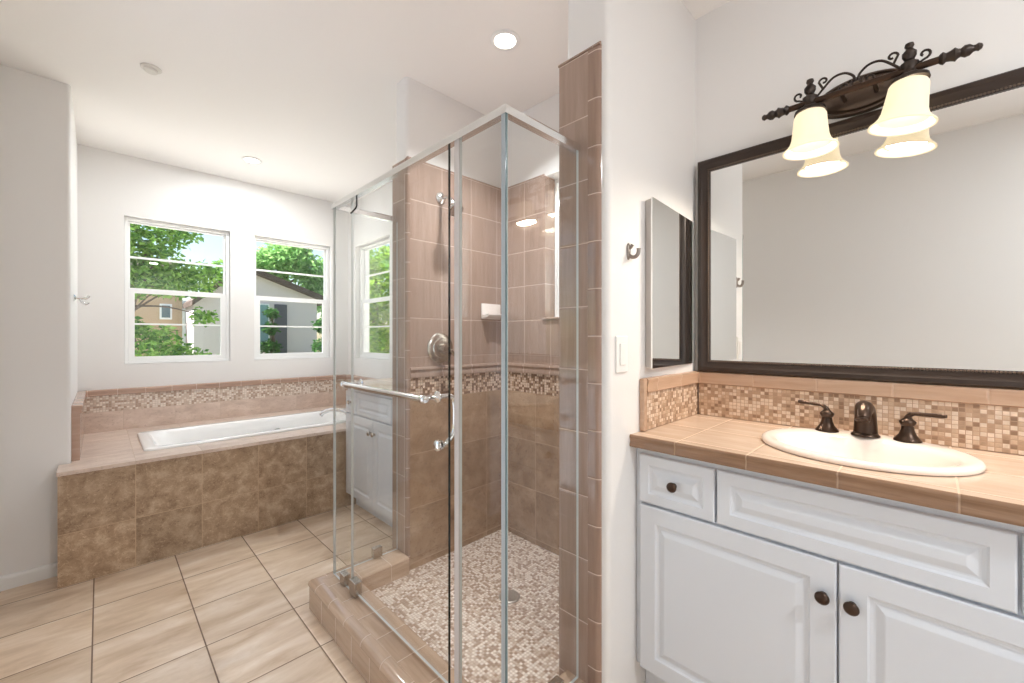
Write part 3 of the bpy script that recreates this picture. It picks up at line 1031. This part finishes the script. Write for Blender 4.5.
vanity('white raised-panel vanity cabinet with bronze knobs under the framed mirror', 0.664, -0.364, 0.150, 0.2645, 0.646, 0.644, -0.344, 1.205, 0.142, M['bronze'])
ctop = countertop('tan tiled countertop holding the oval sink below the framed mirror', 1.180, 0.664, -0.40, 0.788, (1.436, 0.135, 0.172, 0.215))
vanity('white vanity cabinet beside the tub, seen through the shower glass', 2.880, 1.910, 2.467, 0.232, 2.872, 2.872, 2.062, 1.217, 0.100, M['nickel'])
countertop('tiled countertop on the second vanity between tub and shower', 1.195, 2.884, 1.910, 0.05)
splash('tile_backsplash', 'low tiled backsplash on the second vanity under the side window', 'x', 1.684, XR - 0.0005, 1.910, 2.888, 0.8775, 0.8785, 0.985, 1.030,
       None, M['mosaic'], M['cap'], -1)
splash('tile_backsplash', 'mosaic backsplash with tan cap behind the faucet under the framed mirror', 'x', 1.684, XR - 0.0005, -0.40, 0.6455, 0.8775, 0.8785, 1.001, 1.049,
       None, M['mosaic'], M['cap'], -1, (0.06, 0))
# short return of the splash on the wing wall
rt = empty('tile_backsplash', (1.46, 0.655, 0.8775), 'short mosaic side splash on the wing wall beside the light switch', 'backsplash')
b = BM(); box(b, 1.262, 1.697, 0.652, 0.6645, 0.8785, 1.001)
obj('mosaic_band', b, M['mosaic'], rt, uvoff=(0.003, -0.8785 + 0.0122 * 90))
b = BM()
e = 0.008; zt_, zc_ = 1.001, 1.049
prism(b, [(0.652, zt_), (0.652 - e, zt_ + 0.003), (0.652 - e * 0.7, zt_ + 0.02), (0.652 - e * 1.3, zc_ - 0.010), (0.652 - e * 1.1, zc_ - 0.003), (0.649, zc_), (0.6645, zc_), (0.6645, zt_)], 1.262, 1.697, 'x')
obj('cap', b, M['cap'], rt, smooth=40, uvoff=(-1.46 + 0.203 * 8, 0.05))
b = BM(); box(b, 1.240, 1.2615, 0.646, 0.6645, 0.8785, 1.049, 0.004)
obj('end_trim', b, M['cap'], rt, uvoff=(-1.23 + 0.203 * 7, 0))

# sink
sk = empty('sink', (1.45, 0.135, 0.877), 'bone white oval drop-in sink set in the tan tiled countertop', 'sink')
b = BM()
SX, SY = 1.452, 0.135
prof = [  # (centre x, half depth x, half width y, z)
    (SX, 0.203, 0.225, 0.8785), (SX, 0.206, 0.227, 0.883), (SX, 0.205, 0.226, 0.888), (SX, 0.200, 0.222, 0.892), (SX, 0.190, 0.213, 0.8940),
    (SX - 0.022, 0.158, 0.194, 0.8925), (SX - 0.026, 0.148, 0.186, 0.890), (SX - 0.026, 0.138, 0.178, 0.880), (SX - 0.026, 0.128, 0.166, 0.855),
    (SX - 0.024, 0.110, 0.144, 0.815), (SX - 0.020, 0.080, 0.105, 0.780), (SX - 0.018, 0.045, 0.060, 0.765), (SX - 0.018, 0.022, 0.022, 0.762)]
nn = 56
rings = [[b.verts.new((c + hx * math.cos(2 * PI * i / nn), SY + hy * math.sin(2 * PI * i / nn), z)) for i in range(nn)] for c, hx, hy, z in prof]
for p, q in zip(rings, rings[1:]):
    for i in range(nn):
        j = (i + 1) % nn
        b.faces.new((p[i], p[j], q[j], q[i]))
b.faces.new(rings[-1])
obj('basin', b, M['porcelain'], sk, smooth=60)
b = BM(); lathe(b, [(0.021, 0), (0.020, 0.003), (0.012, 0.004), (0, 0.004)], (SX - 0.018, SY, 0.7625), 'z', 20)
obj('drain', b, M['bronze'], sk, smooth=40)

# widespread faucet
fc = empty('faucet', (1.60, 0.135, 0.8985), 'dark bronze widespread faucet with two lever handles behind the sink', 'faucet')
FZ = 0.8935
b = BM()
lathe(b, [(0.034, 0), (0.034, 0.003), (0.030, 0.007), (0.027, 0.010)], (1.597, 0.134, FZ), 'z', 24)
tube(b, smooth_path([(1.600, 0.134, FZ + 0.006), (1.602, 0.134, FZ + 0.035), (1.598, 0.134, FZ + 0.062), (1.583, 0.134, FZ + 0.080), (1.560, 0.134, FZ + 0.083), (1.537, 0.134, FZ + 0.074), (1.522, 0.134, FZ + 0.058)], 5),
     [0.0285 - 0.011 * i / 30 for i in range(31)], 20)
lathe(b, [(0.017, 0), (0.017, 0.006), (0.014, 0.008), (0.012, 0.004)], (1.523, 0.134, FZ + 0.060), Vector((-0.45, 0, -0.9)), 18)
obj('spout', b, M['bronze'], fc, smooth=60)
for hy, s, lx in ((0.225, 1, 0.0), (0.044, -1, -0.02)):
    b = BM()
    lathe(b, [(0.030, 0), (0.030, 0.003), (0.026, 0.008), (0.019, 0.017), (0.0145, 0.030), (0.013, 0.042), (0.0155, 0.044), (0.0185, 0.052), (0.0180, 0.055), (0.0120, 0.060), (0.0095, 0.063)], (1.598, hy, FZ), 'z', 24)
    h = obj('handle', b, M['bronze'], fc, smooth=50)
    b = BM()
    tube(b, smooth_path([(1.598, hy, FZ + 0.060), (1.597, hy + s * 0.003, FZ + 0.070), (1.596 + lx * 0.2, hy + s * 0.012, FZ + 0.077), (1.596 + lx, hy + s * 0.035, FZ + 0.080), (1.596 + lx * 2, hy + s * 0.074, FZ + 0.083)], 5),
         [0.0095, 0.0092, 0.0088, 0.0082, 0.0075, 0.0068, 0.0062, 0.0060, 0.0065, 0.0060, 0.0050, 0.0048, 0.0052, 0.0055, 0.0056, 0.0054, 0.0052, 0.0055, 0.0060, 0.0062, 0.0045], 12)
    obj('lever', b, M['bronze'], h, smooth=60)

# ------------------------------------------------------------------ framed mirror
wm = empty('wall_mirror', (1.69, 0.15, 1.051), 'wide wall mirror in dark espresso beaded frame above the sink', 'mirror')
mzl, mzh, myl, myr = 1.0505, 1.872, 0.6455, -0.3455
MXF = 1.684     # mirror face
fwid = 0.044
b = BM()
# frame ring swept with profile (inset, x)
prof = [(0.0, XR - 0.001), (0.0, 1.672), (0.004, 1.668), (0.016, 1.667), (0.024, 1.672), (0.034, 1.674), (0.044, 1.679), (0.044, XR - 0.001)]
R = []
for ins, xx in prof:
    R.append([b.verts.new((xx, y, z)) for y, z in ((myr + ins, mzl + ins), (myl - ins, mzl + ins), (myl - ins, mzh - ins), (myr + ins, mzh - ins))])
for p, q in zip(R, R[1:]):
    for i in range(4):
        b.faces.new((p[i], p[(i + 1) % 4], q[(i + 1) % 4], q[i]))
for i in range(4):
    b.faces.new((R[0][i], R[0][(i + 1) % 4], R[-1][(i + 1) % 4], R[-1][i]))
obj('frame', b, M['frame'], wm, smooth=35)
b = BM()
bd = 0.0072
def bead(y, z):
    lathe(b, [(0, -0.003), (0.0026, -0.0018), (0.0033, 0), (0.0026, 0.0018), (0, 0.003)], (1.6745, y, z), '-x', 6, cap=False)
ny = int((myl - myr - 2 * 0.040) / bd)
for i in range(ny + 1):
    y = myr + 0.040 + (myl - myr - 0.080) * i / ny
    bead(y, mzl + 0.040); bead(y, mzh - 0.040)
nz_ = int((mzh - mzl - 0.080) / bd)
for i in range(1, nz_):
    z = mzl + 0.040 + (mzh - mzl - 0.080) * i / nz_
    bead(myl - 0.040, z); bead(myr + 0.040, z)
obj('bead_trim', b, M['bead'], wm, smooth=60)
b = BM(); box(b, MXF, MXF + 0.005, myr + 0.043, myl - 0.043, mzl + 0.043, mzh - 0.043)
obj('mirror_glass', b, M['mirror'], wm)

# mirrored cabinet on the wing wall
mc = empty('medicine_cabinet', (1.40, 0.64, 1.083), 'frameless mirrored medicine cabinet on the wing wall beside the framed mirror', 'cabinet')
b = BM()
prism(b, [(1.2755, 0.6395), (1.660, 0.6655 - 0.0012), (1.660, 0.6648), (1.284, 0.6648)], 1.083, 1.636, 'z')
obj('body', b, plain('cabinet_side', (196, 190, 184), 0.3), mc)
b = BM()   # the door stands a little proud at its free edge
prism(b, [(1.270, 0.6335), (1.658, 0.6590), (1.6577, 0.6640), (1.2697, 0.6385)], 1.081, 1.638, 'z')
obj('mirror_door', b, M['mirror'], mc)

# switch, hook
sw = empty('light_switch', (1.146, 0.665, 1.075), 'white rocker light switch on the wall end beside the vanity', 'switch')
b = BM(); box(b, 1.094, 1.159, 0.6585, 0.6648, 1.075, 1.186, 0.0025)
obj('cover_plate', b, M['white'], sw)
b = BM(); box(b, 1.110, 1.143, 0.6545, 0.6583, 1.097, 1.164, 0.002)
obj('rocker', b, M['white'], sw)

hk = BM()
lathe(hk, [(0.0125, 0), (0.0125, 0.003), (0.010, 0.006), (0, 0.007)], (1.170, 0.6645, 1.450), '-y', 20, sx=0.75, sy=2.1)
tube(hk, smooth_path([(1.170, 0.662, 1.438), (1.172, 0.651, 1.431), (1.175, 0.641, 1.432), (1.178, 0.634, 1.442), (1.179, 0.633, 1.456)], 5), [0.006] * 20 + [0.0075], 10)
tube(hk, smooth_path([(1.170, 0.662, 1.458), (1.171, 0.655, 1.462), (1.172, 0.650, 1.470)], 4), [0.005] * 8 + [0.0065], 10)
tag(obj('robe_hook', hk, plain('aged_nickel', (150, 141, 134), 0.3, 1.0), smooth=50), 'brushed nickel robe hook on the white wing wall above the light switch', 'hook')

# towel hook of the tub alcove wall
th = BM()
lathe(th, [(0.020, 0), (0.020, 0.004), (0.014, 0.008), (0.008, 0.012)], (-0.1048, 3.30, 1.40), 'x', 24)
tube(th, [(-0.095, 3.30, 1.40), (-0.065, 3.30, 1.40)], 0.007, 12)
tube(th, smooth_path([(-0.068, 3.30, 1.401), (-0.056, 3.30, 1.400), (-0.047, 3.30, 1.406), (-0.044, 3.30, 1.416)], 4), 0.007, 10)
tube(th, smooth_path([(-0.078, 3.30, 1.400), (-0.070, 3.30, 1.378), (-0.056, 3.30, 1.368), (-0.044, 3.30, 1.378)], 4), 0.006, 10)
tag(obj('towel_hook', th, M['chrome'], smooth=50), 'small chrome towel hook on the rounded wall corner by the tub', 'hook')

# ------------------------------------------------------------------ vanity light
vl = empty('vanity_light', (XR, 0.152, 1.80), 'wrought dark bronze two-light vanity fixture with frosted bell shades above the mirror', 'light')
LX, LZ = 1.580, 1.918
b = BM()
lathe(b, [(1.0, 0), (1.0, 0.006), (0.94, 0.012), (0.88, 0.011), (0.84, 0.006), (0.78, 0.007), (0.72, 0.016), (0.50, 0.022), (0, 0.024)], (XR - 0.0005, 0.152, LZ + 0.026), '-x', 40, sx=0.125, sy=0.060)
for v in b.verts:
    pass
obj('back_plate', b, plain('bronze_plate', (98, 84, 74), 0.28, 0.8), vl, smooth=40)
b = BM()
for yy in (0.19, 0.114):
    tube(b, [(XR - 0.020, yy, LZ + 0.015), (LX, yy, LZ)], 0.006, 10)
tube(b, [(LX, 0.335, LZ), (LX, -0.031, LZ)], 0.0095, 14)
obj('bar', b, M['bronze'], vl, smooth=50)
fin = [(0.0095, 0), (0.013, 0.003), (0.016, 0.008), (0.011, 0.014), (0.013, 0.022), (0.017, 0.030), (0.012, 0.035), (0.010, 0.040), (0.015, 0.047), (0.0135, 0.056), (0.008, 0.062), (0.0075, 0.066), (0.010, 0.071), (0.006, 0.077), (0, 0.079)]
for yy, ax in ((0.320, 'y'), (-0.016, '-y')):
    b = BM(); lathe(b, fin, (LX, yy, LZ), ax, 16)
    obj('end_finial', b, M['iron'], vl, smooth=40)


def spiral(cy_, cz_, r0, r1, a0, a1, n=16):
    return [(cy_ + (r0 + (r1 - r0) * i / n) * math.cos(a0 + (a1 - a0) * i / n), cz_ + (r0 + (r1 - r0) * i / n) * math.sin(a0 + (a1 - a0) * i / n)) for i in range(n + 1)]


SH = (0.265, 0.040)
for k_, yy in enumerate(SH):
    b = BM()
    lathe(b, [(0.016, -0.03), (0.020, -0.026), (0.022, -0.016), (0.016, -0.008), (0.014, 0.0), (0.018, 0.008), (0.020, 0.016), (0.012, 0.022), (0.010, 0.027), (0.015, 0.036), (0.0155, 0.046), (0.009, 0.054), (0.007, 0.058), (0.0105, 0.064), (0.009, 0.071), (0, 0.075)], (LX, yy, LZ), 'z', 18)
    lathe(b, [(0.015, 0), (0.030, -0.004), (0.040, -0.010), (0.042, -0.020), (0.040, -0.020)], (LX, yy, LZ - 0.014), 'z', 24)
    obj('shade_holder', b, M['iron'], vl, smooth=50)
    b = BM()
    pr = [(0.038, 0), (0.0425, -0.010), (0.044, -0.030), (0.046, -0.055), (0.049, -0.085), (0.054, -0.103), (0.063, -0.117), (0.072, -0.126), (0.073, -0.130), (0.069, -0.131), (0.060, -0.122), (0.051, -0.106), (0.046, -0.085), (0.043, -0.055), (0.041, -0.030), (0.036, -0.004)]
    pr = [(r_, h_ * 0.89) for r_, h_ in pr]
    # the nearer shade hangs a few degrees off plumb
    lathe(b, pr, (LX, yy, LZ - 0.035), 'z' if k_ == 0 else Vector((0, -0.14, 1)), 36, cap=False)
    kk = N('frosted_shade') if k_ == 0 else None
    if kk:
        d_ = kk.n('ShaderNodeBsdfDiffuse'); d_.inputs[0].default_value = (0.9, 0.86, 0.78, 1)
        t_ = kk.n('ShaderNodeBsdfTranslucent'); t_.inputs[0].default_value = (0.10, 0.085, 0.055, 1)
        mx = kk.n('ShaderNodeMixShader'); mx.inputs[0].default_value = 0.6
        kk.l(d_.outputs[0], mx.inputs[1]); kk.l(t_.outputs[0], mx.inputs[2])
        em = kk.n('ShaderNodeEmission'); em.inputs[0].default_value = (1.0, 0.80, 0.52, 1); em.inputs[1].default_value = 0.56
        ad = kk.n('ShaderNodeAddShader')
        kk.l(mx.outputs[0], ad.inputs[0]); kk.l(em.outputs[0], ad.inputs[1])
        kk.l(ad.outputs[0], kk.out.inputs[0])
        M['shade'] = kk.m
        ek = N('bulb_glow')
        em = ek.n('ShaderNodeEmission'); em.inputs[0].default_value = (1.0, 0.84, 0.62, 1); em.inputs[1].default_value = 6.0
        ek.l(em.outputs[0], ek.out.inputs[0])
        M['bulb'] = ek.m
    s_ = obj('shade', b, M['shade'], vl, smooth=60)
    b = BM(); lathe(b, [(0.010, 0), (0.012, -0.012), (0.022, -0.032), (0.025, -0.046), (0.020, -0.060), (0, -0.070)], (LX, yy, LZ - 0.040), 'z', 18)
    obj('bulb', b, M['bulb'], s_, smooth=60)
    ld = bpy.data.lights.new('bulb_lamp', 'AREA')
    ld.shape = 'DISK'
    ld.size = 0.094
    ld.energy = BULB_W
    ld.color = (1.0, 0.88, 0.73)
    lo = bpy.data.objects.new('bulb_lamp', ld)
    COL.objects.link(lo)
    lo.parent = s_
    lo.location = Vector((LX, yy + (0.012 if k_ else 0), LZ - 0.134)) - wloc(s_)
    if k_:
        lo.rotation_euler = (math.radians(8), 0, 0)
# scrollwork
for s in (1, -1):
    mid = 0.1525
    def Y(d):
        return mid + s * d
    path = [(0.003, 0.020), (0.008, 0.038), (0.028, 0.054), (0.055, 0.052), (0.082, 0.026), (0.100, 0.004)]
    b = BM()
    tube(b, smooth_path([(LX, Y(a), LZ + c) for a, c in path], 5), 0.0035, 8)
    c1 = spiral(0.028, 0.014, 0.018, 0.005, PI * 0.75, PI * 3.0)
    tube(b, [(LX, Y(a), LZ + c) for a, c in c1], 0.0032, 8)
    c2 = [(0.080, 0.030), (0.088, 0.048)] + spiral(0.078, 0.052, 0.012, 0.004, 0.0, PI * 1.6, 12)
    tube(b, [(LX, Y(a), LZ + c) for a, c in c2], 0.0032, 8)
    c3 = [(0.118, 0.010), (0.130, 0.010), (0.142, 0.016)] + spiral(0.142, 0.030, 0.014, 0.004, -PI * 0.5, PI * 1.3, 14)
    tube(b, [(LX, Y(a), LZ + c) for a, c in c3], 0.0032, 8)
    obj('scroll', b, M['iron'], vl, smooth=60)

# ------------------------------------------------------------------ recessed ceiling lamps, detector
em_ = N('lamp_lens')
e1 = em_.n('ShaderNodeEmission')
e1.inputs[0].default_value = (1.0, 0.93, 0.83, 1)
e1.inputs[1].default_value = 7.0
em_.l(e1.outputs[0], em_.out.inputs[0])
M['lens'] = em_.m
CANS = [(1.235, 1.286, 'round recessed ceiling light above the glass shower', 0.5),
        (0.776, 3.435, 'round recessed ceiling light above the bathtub', 0.5, 180),
        (0.650, -1.20, None, 1.1, 180)]  # last entry: added fill lamp, unseen behind the camera


def can_light(x, y, label, k_, spread=115):
    if label:
        r = empty('ceiling_light', (x, y, CZ), label, 'ceiling light', 'recessed ceiling lights')
    else:      # added fill lamp behind the camera, not a known fixture
        r = bpy.data.objects.new('added_fill_lamp', None)
        COL.objects.link(r)
        r.location = (x, y, CZ)
        r['kind'] = 'structure'
    bm = BM(); lathe(bm, [(0.046, -0.001), (0.063, -0.001), (0.065, -0.004), (0.060, -0.007), (0.048, -0.007), (0.044, -0.003)], (x, y, CZ), 'z', 36, cap=False)
    obj('trim_ring', bm, M['white'], r, smooth=40)
    bm = BM(); lathe(bm, [(0.047, -0.002), (0.045, -0.005), (0.0, -0.006)], (x, y, CZ), 'z', 32)
    obj('lens', bm, M['lens'], r, smooth=40)
    ld = bpy.data.lights.new('ceiling_lamp', 'AREA')
    ld.shape = 'DISK'
    ld.size = 0.085
    ld.energy = CAN_W * k_
    ld.color = (0.93, 0.97, 1.0)
    ld.spread = math.radians(spread)
    lo = bpy.data.objects.new('ceiling_lamp', ld)
    COL.objects.link(lo)
    lo.parent = r
    lo.location = (0, 0, -0.010)
    return r


for c_ in CANS:
    can_light(*c_)

sp = BM()
lathe(sp, [(0.040, 0), (0.040, -0.004), (0.036, -0.007), (0.026, -0.008), (0.026, -0.016), (0.022, -0.020), (0, -0.021)], (0.172, 2.602, CZ - 0.0005), 'z', 28)
tag(obj('smoke_detector', sp, plain('detector_plastic', (226, 222, 216), 0.4), smooth=40), 'small round white detector on the ceiling in front of the tub', 'detector')

# ------------------------------------------------------------------ outdoors
def leafmat(name, c1, c2, trans=0.5):
    k = N(name)
    g = k.n('ShaderNodeNewGeometry')
    col = k.ramp(g.outputs['Random Per Island'], [(0.0, lin(*c1)), (1.0, lin(*c2))])
    d = k.n('ShaderNodeBsdfDiffuse'); k.l(col, d.inputs[0])
    t = k.n('ShaderNodeBsdfTranslucent'); k.l(col, t.inputs[0])
    m = k.n('ShaderNodeMixShader'); m.inputs[0].default_value = trans
    k.l(d.outputs[0], m.inputs[1]); k.l(t.outputs[0], m.inputs[2])
    k.l(m.outputs[0], k.out.inputs[0])
    return k.m


M['leaf1'] = leafmat('broad_leaves', (74, 118, 60), (156, 194, 100))
M['leaf2'] = leafmat('grey_green_leaves', (110, 158, 92), (176, 212, 140))
M['leaf3'] = leafmat('bright_leaves', (84, 138, 44), (176, 208, 84), 0.6)
M['leaf4'] = leafmat('dark_leaves', (40, 78, 40), (86, 130, 66))
M['bark'] = plain('bark', (98, 82, 70), 0.8, bscale=30, bstr=0.5)
M['stucco_g'] = paint('grey_stucco', (214, 200, 202), 0.8, 40, 0.2)
M['stucco_b'] = paint('beige_stucco', (196, 168, 138), 0.8, 40, 0.2)
M['roof'] = plain('dark_roof', (84, 68, 60), 0.7, bscale=20, bstr=0.3)
M['darkdoor'] = plain('dark_panel', (84, 82, 92), 0.5)
M['grass'] = plain('lawn', (122, 128, 104), 0.9, bscale=15, bstr=0.4)
M['patio'] = plain('pale_concrete', (226, 222, 214), 0.9, bscale=15, bstr=0.2)

b = BM(); box(b, -0.47, 6.0, 4.13, 7.2, -0.139, -0.08)  # unseen paving added to bounce sun up at the ceiling
box(b, 1.87, 6.0, -2.0, 4.13, -0.139, -0.08)
po = struct(obj('patio', b, M['patio']), 'unseen pale concrete paving added to bounce sunlight in through the windows')
b = BM(); box(b, -9.0, -0.475, -8.0, 9.0, -0.139, -0.02)  # unseen ground added as a daylight bounce for the doorways
struct(obj('terrace', b, plain('grey_paving', (148, 152, 160), 0.9, bscale=15, bstr=0.2)), 'unseen grey paving added to bounce daylight through the added doorways')
b = BM(); box(b, -16, 26, -10, 40, -0.3, -0.14)
go = obj('lawn', b, M['grass'])
struct(go, 'green lawn outside the bathroom windows')
go['category'] = 'lawn'


def tree(name, label, base, clusters, nleaf, size, mat, seed, branches=(), rad=0.07, group=None):
    root = empty(name, base, label, 'tree', group)
    rng = np.random.default_rng(seed)
    bm = BM()
    top = Vector(clusters[0][:3])
    tube(bm, smooth_path([base, (Vector(base) * 0.5 + top * 0.5) + Vector((0.08, 0.05, 0)), top], 5), [rad * (1 - 0.06 * i) for i in range(11)], 10)
    for c in clusters[1:]:
        st = Vector(base).lerp(top, 0.45 + 0.35 * rng.random())
        tube(bm, smooth_path([st, st.lerp(Vector(c[:3]), 0.5) + Vector((0, 0, 0.06)), Vector(c[:3])], 4), [rad * 0.45 * (1 - 0.09 * i) for i in range(9)], 7)
    for (p, q, r) in branches:
        tube(bm, smooth_path([p, Vector(p).lerp(Vector(q), 0.5) + Vector((0.02, 0, 0.03)), q], 4), [r * (1 - 0.08 * i) for i in range(9)], 7)
    obj('trunk', bm, M['bark'], root, smooth=60)
    tot = sum(c[3] ** 2 for c in clusters)
    V, F = [], []
    for (cx, cy, cz, r) in clusters:
        n = max(10, int(nleaf * r * r / tot))
        d = rng.normal(size=(n, 3)); d /= np.linalg.norm(d, axis=1)[:, None]
        p = np.array((cx, cy, cz)) + d * (r * rng.random(n) ** 0.45)[:, None] * np.array((1, 1, 0.85))
        for q in p:
            a = rng.normal(size=3); a /= np.linalg.norm(a)
            a[2] = a[2] * 0.6 - 0.25; a /= np.linalg.norm(a)
            u = np.cross(a, rng.normal(size=3)); u /= np.linalg.norm(u)
            nn_ = np.cross(a, u)
            L = size * (0.7 + 0.6 * rng.random()); W = L * 0.24
            i = len(V)
            V += [q, q + a * L * 0.45 + u * W + nn_ * L * 0.05, q + a * L, q + a * L * 0.45 - u * W + nn_ * L * 0.05]
            F += [(i, i + 1, i + 2), (i, i + 2, i + 3)]
    me = bpy.data.meshes.new('foliage')
    me.from_pydata([tuple(v - np.array(base)) for v in V], [], F)
    me.materials.append(mat)
    o = bpy.data.objects.new('foliage', me)
    COL.objects.link(o)
    o.parent = root
    return root


tree('broadleaf_tree', 'leafy green tree close outside the left tub window', (-0.15, 7.9, -0.14),
     [(0.45, 7.7, 2.35, 0.42), (0.15, 7.6, 2.75, 0.45), (0.75, 7.6, 2.75, 0.32), (0.95, 7.7, 2.05, 0.32), (1.25, 7.8, 2.20, 0.22), (0.30, 7.5, 1.95, 0.30), (0.70, 7.6, 2.0, 0.30),
      (0.55, 7.4, 1.10, 0.32), (0.85, 7.4, 0.85, 0.30), (1.08, 7.5, 1.50, 0.16), (1.12, 7.5, 0.85, 0.14), (0.30, 7.4, 1.32, 0.16), (-0.3, 7.7, 2.2, 0.6), (-0.2, 7.6, 1.2, 0.35), (0.5, 7.7, 0.5, 0.5)],
     11000, 0.088, M['leaf1'], 3, rad=0.035)
tree('broadleaf_tree', 'pale green tree rising behind the gabled house', (5.6, 21.5, -0.14),
     [(6.2, 21.5, 4.9, 1.1), (5.2, 21.2, 4.6, 0.8), (7.4, 21.5, 4.4, 1.1), (6.8, 21.8, 5.6, 0.8), (8.4, 21.8, 3.6, 1.2), (7.6, 21.2, 3.2, 0.9), (4.6, 21.8, 3.8, 0.6), (5.6, 21.8, 3.8, 0.9)],
     7000, 0.26, M['leaf2'], 5, rad=0.16)
tree('broadleaf_tree', 'bright yellow-green tree outside the side window by the tub', (5.0, 10.2, -0.14),
     [(5.0, 10.0, 2.9, 0.85), (4.5, 9.6, 2.2, 0.6), (5.5, 10.0, 2.1, 0.75), (4.9, 9.8, 1.4, 0.75), (5.8, 10.4, 3.2, 0.7), (4.6, 10.3, 3.0, 0.55), (5.0, 9.6, 0.6, 0.8), (5.8, 10.0, 1.0, 0.7)],
     9000, 0.13, M['leaf3'], 8, rad=0.10)
tree('shrub', 'dark green shrub at the right edge of the gabled house', (5.4, 14.6, -0.14),
     [(5.42, 14.6, 1.6, 0.35), (5.4, 14.6, 0.9, 0.36), (5.75, 14.7, 1.9, 0.4), (5.5, 14.6, 0.3, 0.4)], 2200, 0.13, M['leaf4'], 11)
tree('shrub', 'dark green shrub against the gabled house front', (3.95, 15.2, -0.14),
     [(4.0, 15.2, 2.0, 0.22), (3.95, 15.2, 1.5, 0.25), (3.95, 15.2, 0.9, 0.3)], 900, 0.12, M['leaf4'], 12)

gh = empty('gabled_house', (3.9, 17.5, -0.14), 'grey stucco neighbouring house with dark gable roof outside the windows', 'house')
b = BM()
prism(b, [(2.05, -0.14), (5.7, -0.14), (5.7, 2.62), (3.36, 3.46), (2.05, 2.28)], 16.0, 17.7, 'y')
obj('wall', b, M['stucco_g'], gh)
b = BM()
for (p, q) in (((3.36, 3.60), (1.98, 2.33)), ((3.36, 3.60), (6.15, 2.62))):
    prism(b, [p, q, (q[0], q[1] - 0.17), (p[0], p[1] - 0.17)], 15.7, 17.8, 'y')
obj('roof', b, M['roof'], gh)
b = BM(); box(b, 4.28, 4.68, 15.95, 16.0, -0.14, 2.35, 0.01)
obj('door', b, M['darkdoor'], gh)
b = BM(); box(b, 3.75, 4.12, 15.94, 16.0, 0.7, 2.35, 0.01)
hw = obj('window', b, M['vinyl'], gh)
b = BM(); box(b, 3.79, 4.08, 15.93, 15.95, 0.76, 2.30)
obj('pane', b, plain('house_pane', (120, 150, 160), 0.05), hw)

bh = empty('beige_house', (0.2, 20, -0.14), 'beige stucco house with a small white window behind the leafy tree', 'house')
b = BM(); box(b, -3.5, 2.0, 18.0, 22.0, -0.14, 2.9)
obj('wall', b, M['stucco_b'], bh)
b = BM()
prism(b, [(17.85, 2.85), (20.0, 3.9), (22.4, 2.85), (22.4, 3.0), (20.0, 4.05), (17.85, 3.0)], -3.8, 1.95, 'x')
obj('roof', b, M['roof'], bh)
b = BM(); box(b, 1.40, 1.72, 17.94, 18.0, 1.80, 2.32, 0.01)
hw = obj('window', b, M['vinyl'], bh)
b = BM(); box(b, 1.45, 1.67, 17.92, 17.945, 1.86, 2.26)
obj('pane', b, plain('house_pane_dark', (90, 110, 120), 0.05), hw)
b = BM(); box(b, 1.99, 2.19, 17.88, 17.998, -0.14, 2.46, 0.01)
obj('corner_post', b, M['vinyl'], bh)

# unseen wall added to reflect sun into the shower window
b = BM(); box(b, 4.2, 4.4, -2.0, 3.2, -0.075, 2.9, 0.01)
struct(obj('reflector_wall', b, M['patio']), 'unseen pale wall added as a sun reflector outside the shower window')

# unseen eaves added to keep direct sun out of windows and doorways
b = BM()
box(b, -0.47, 2.35, YB + 0.141, YB + 0.55, CZ + 0.02, CZ + 0.10, 0.005)
box(b, -2.1, -0.475, -3.0, 4.6, CZ + 0.02, CZ + 0.10, 0.005)
struct(obj('sunblock_eave', b, M['white']))
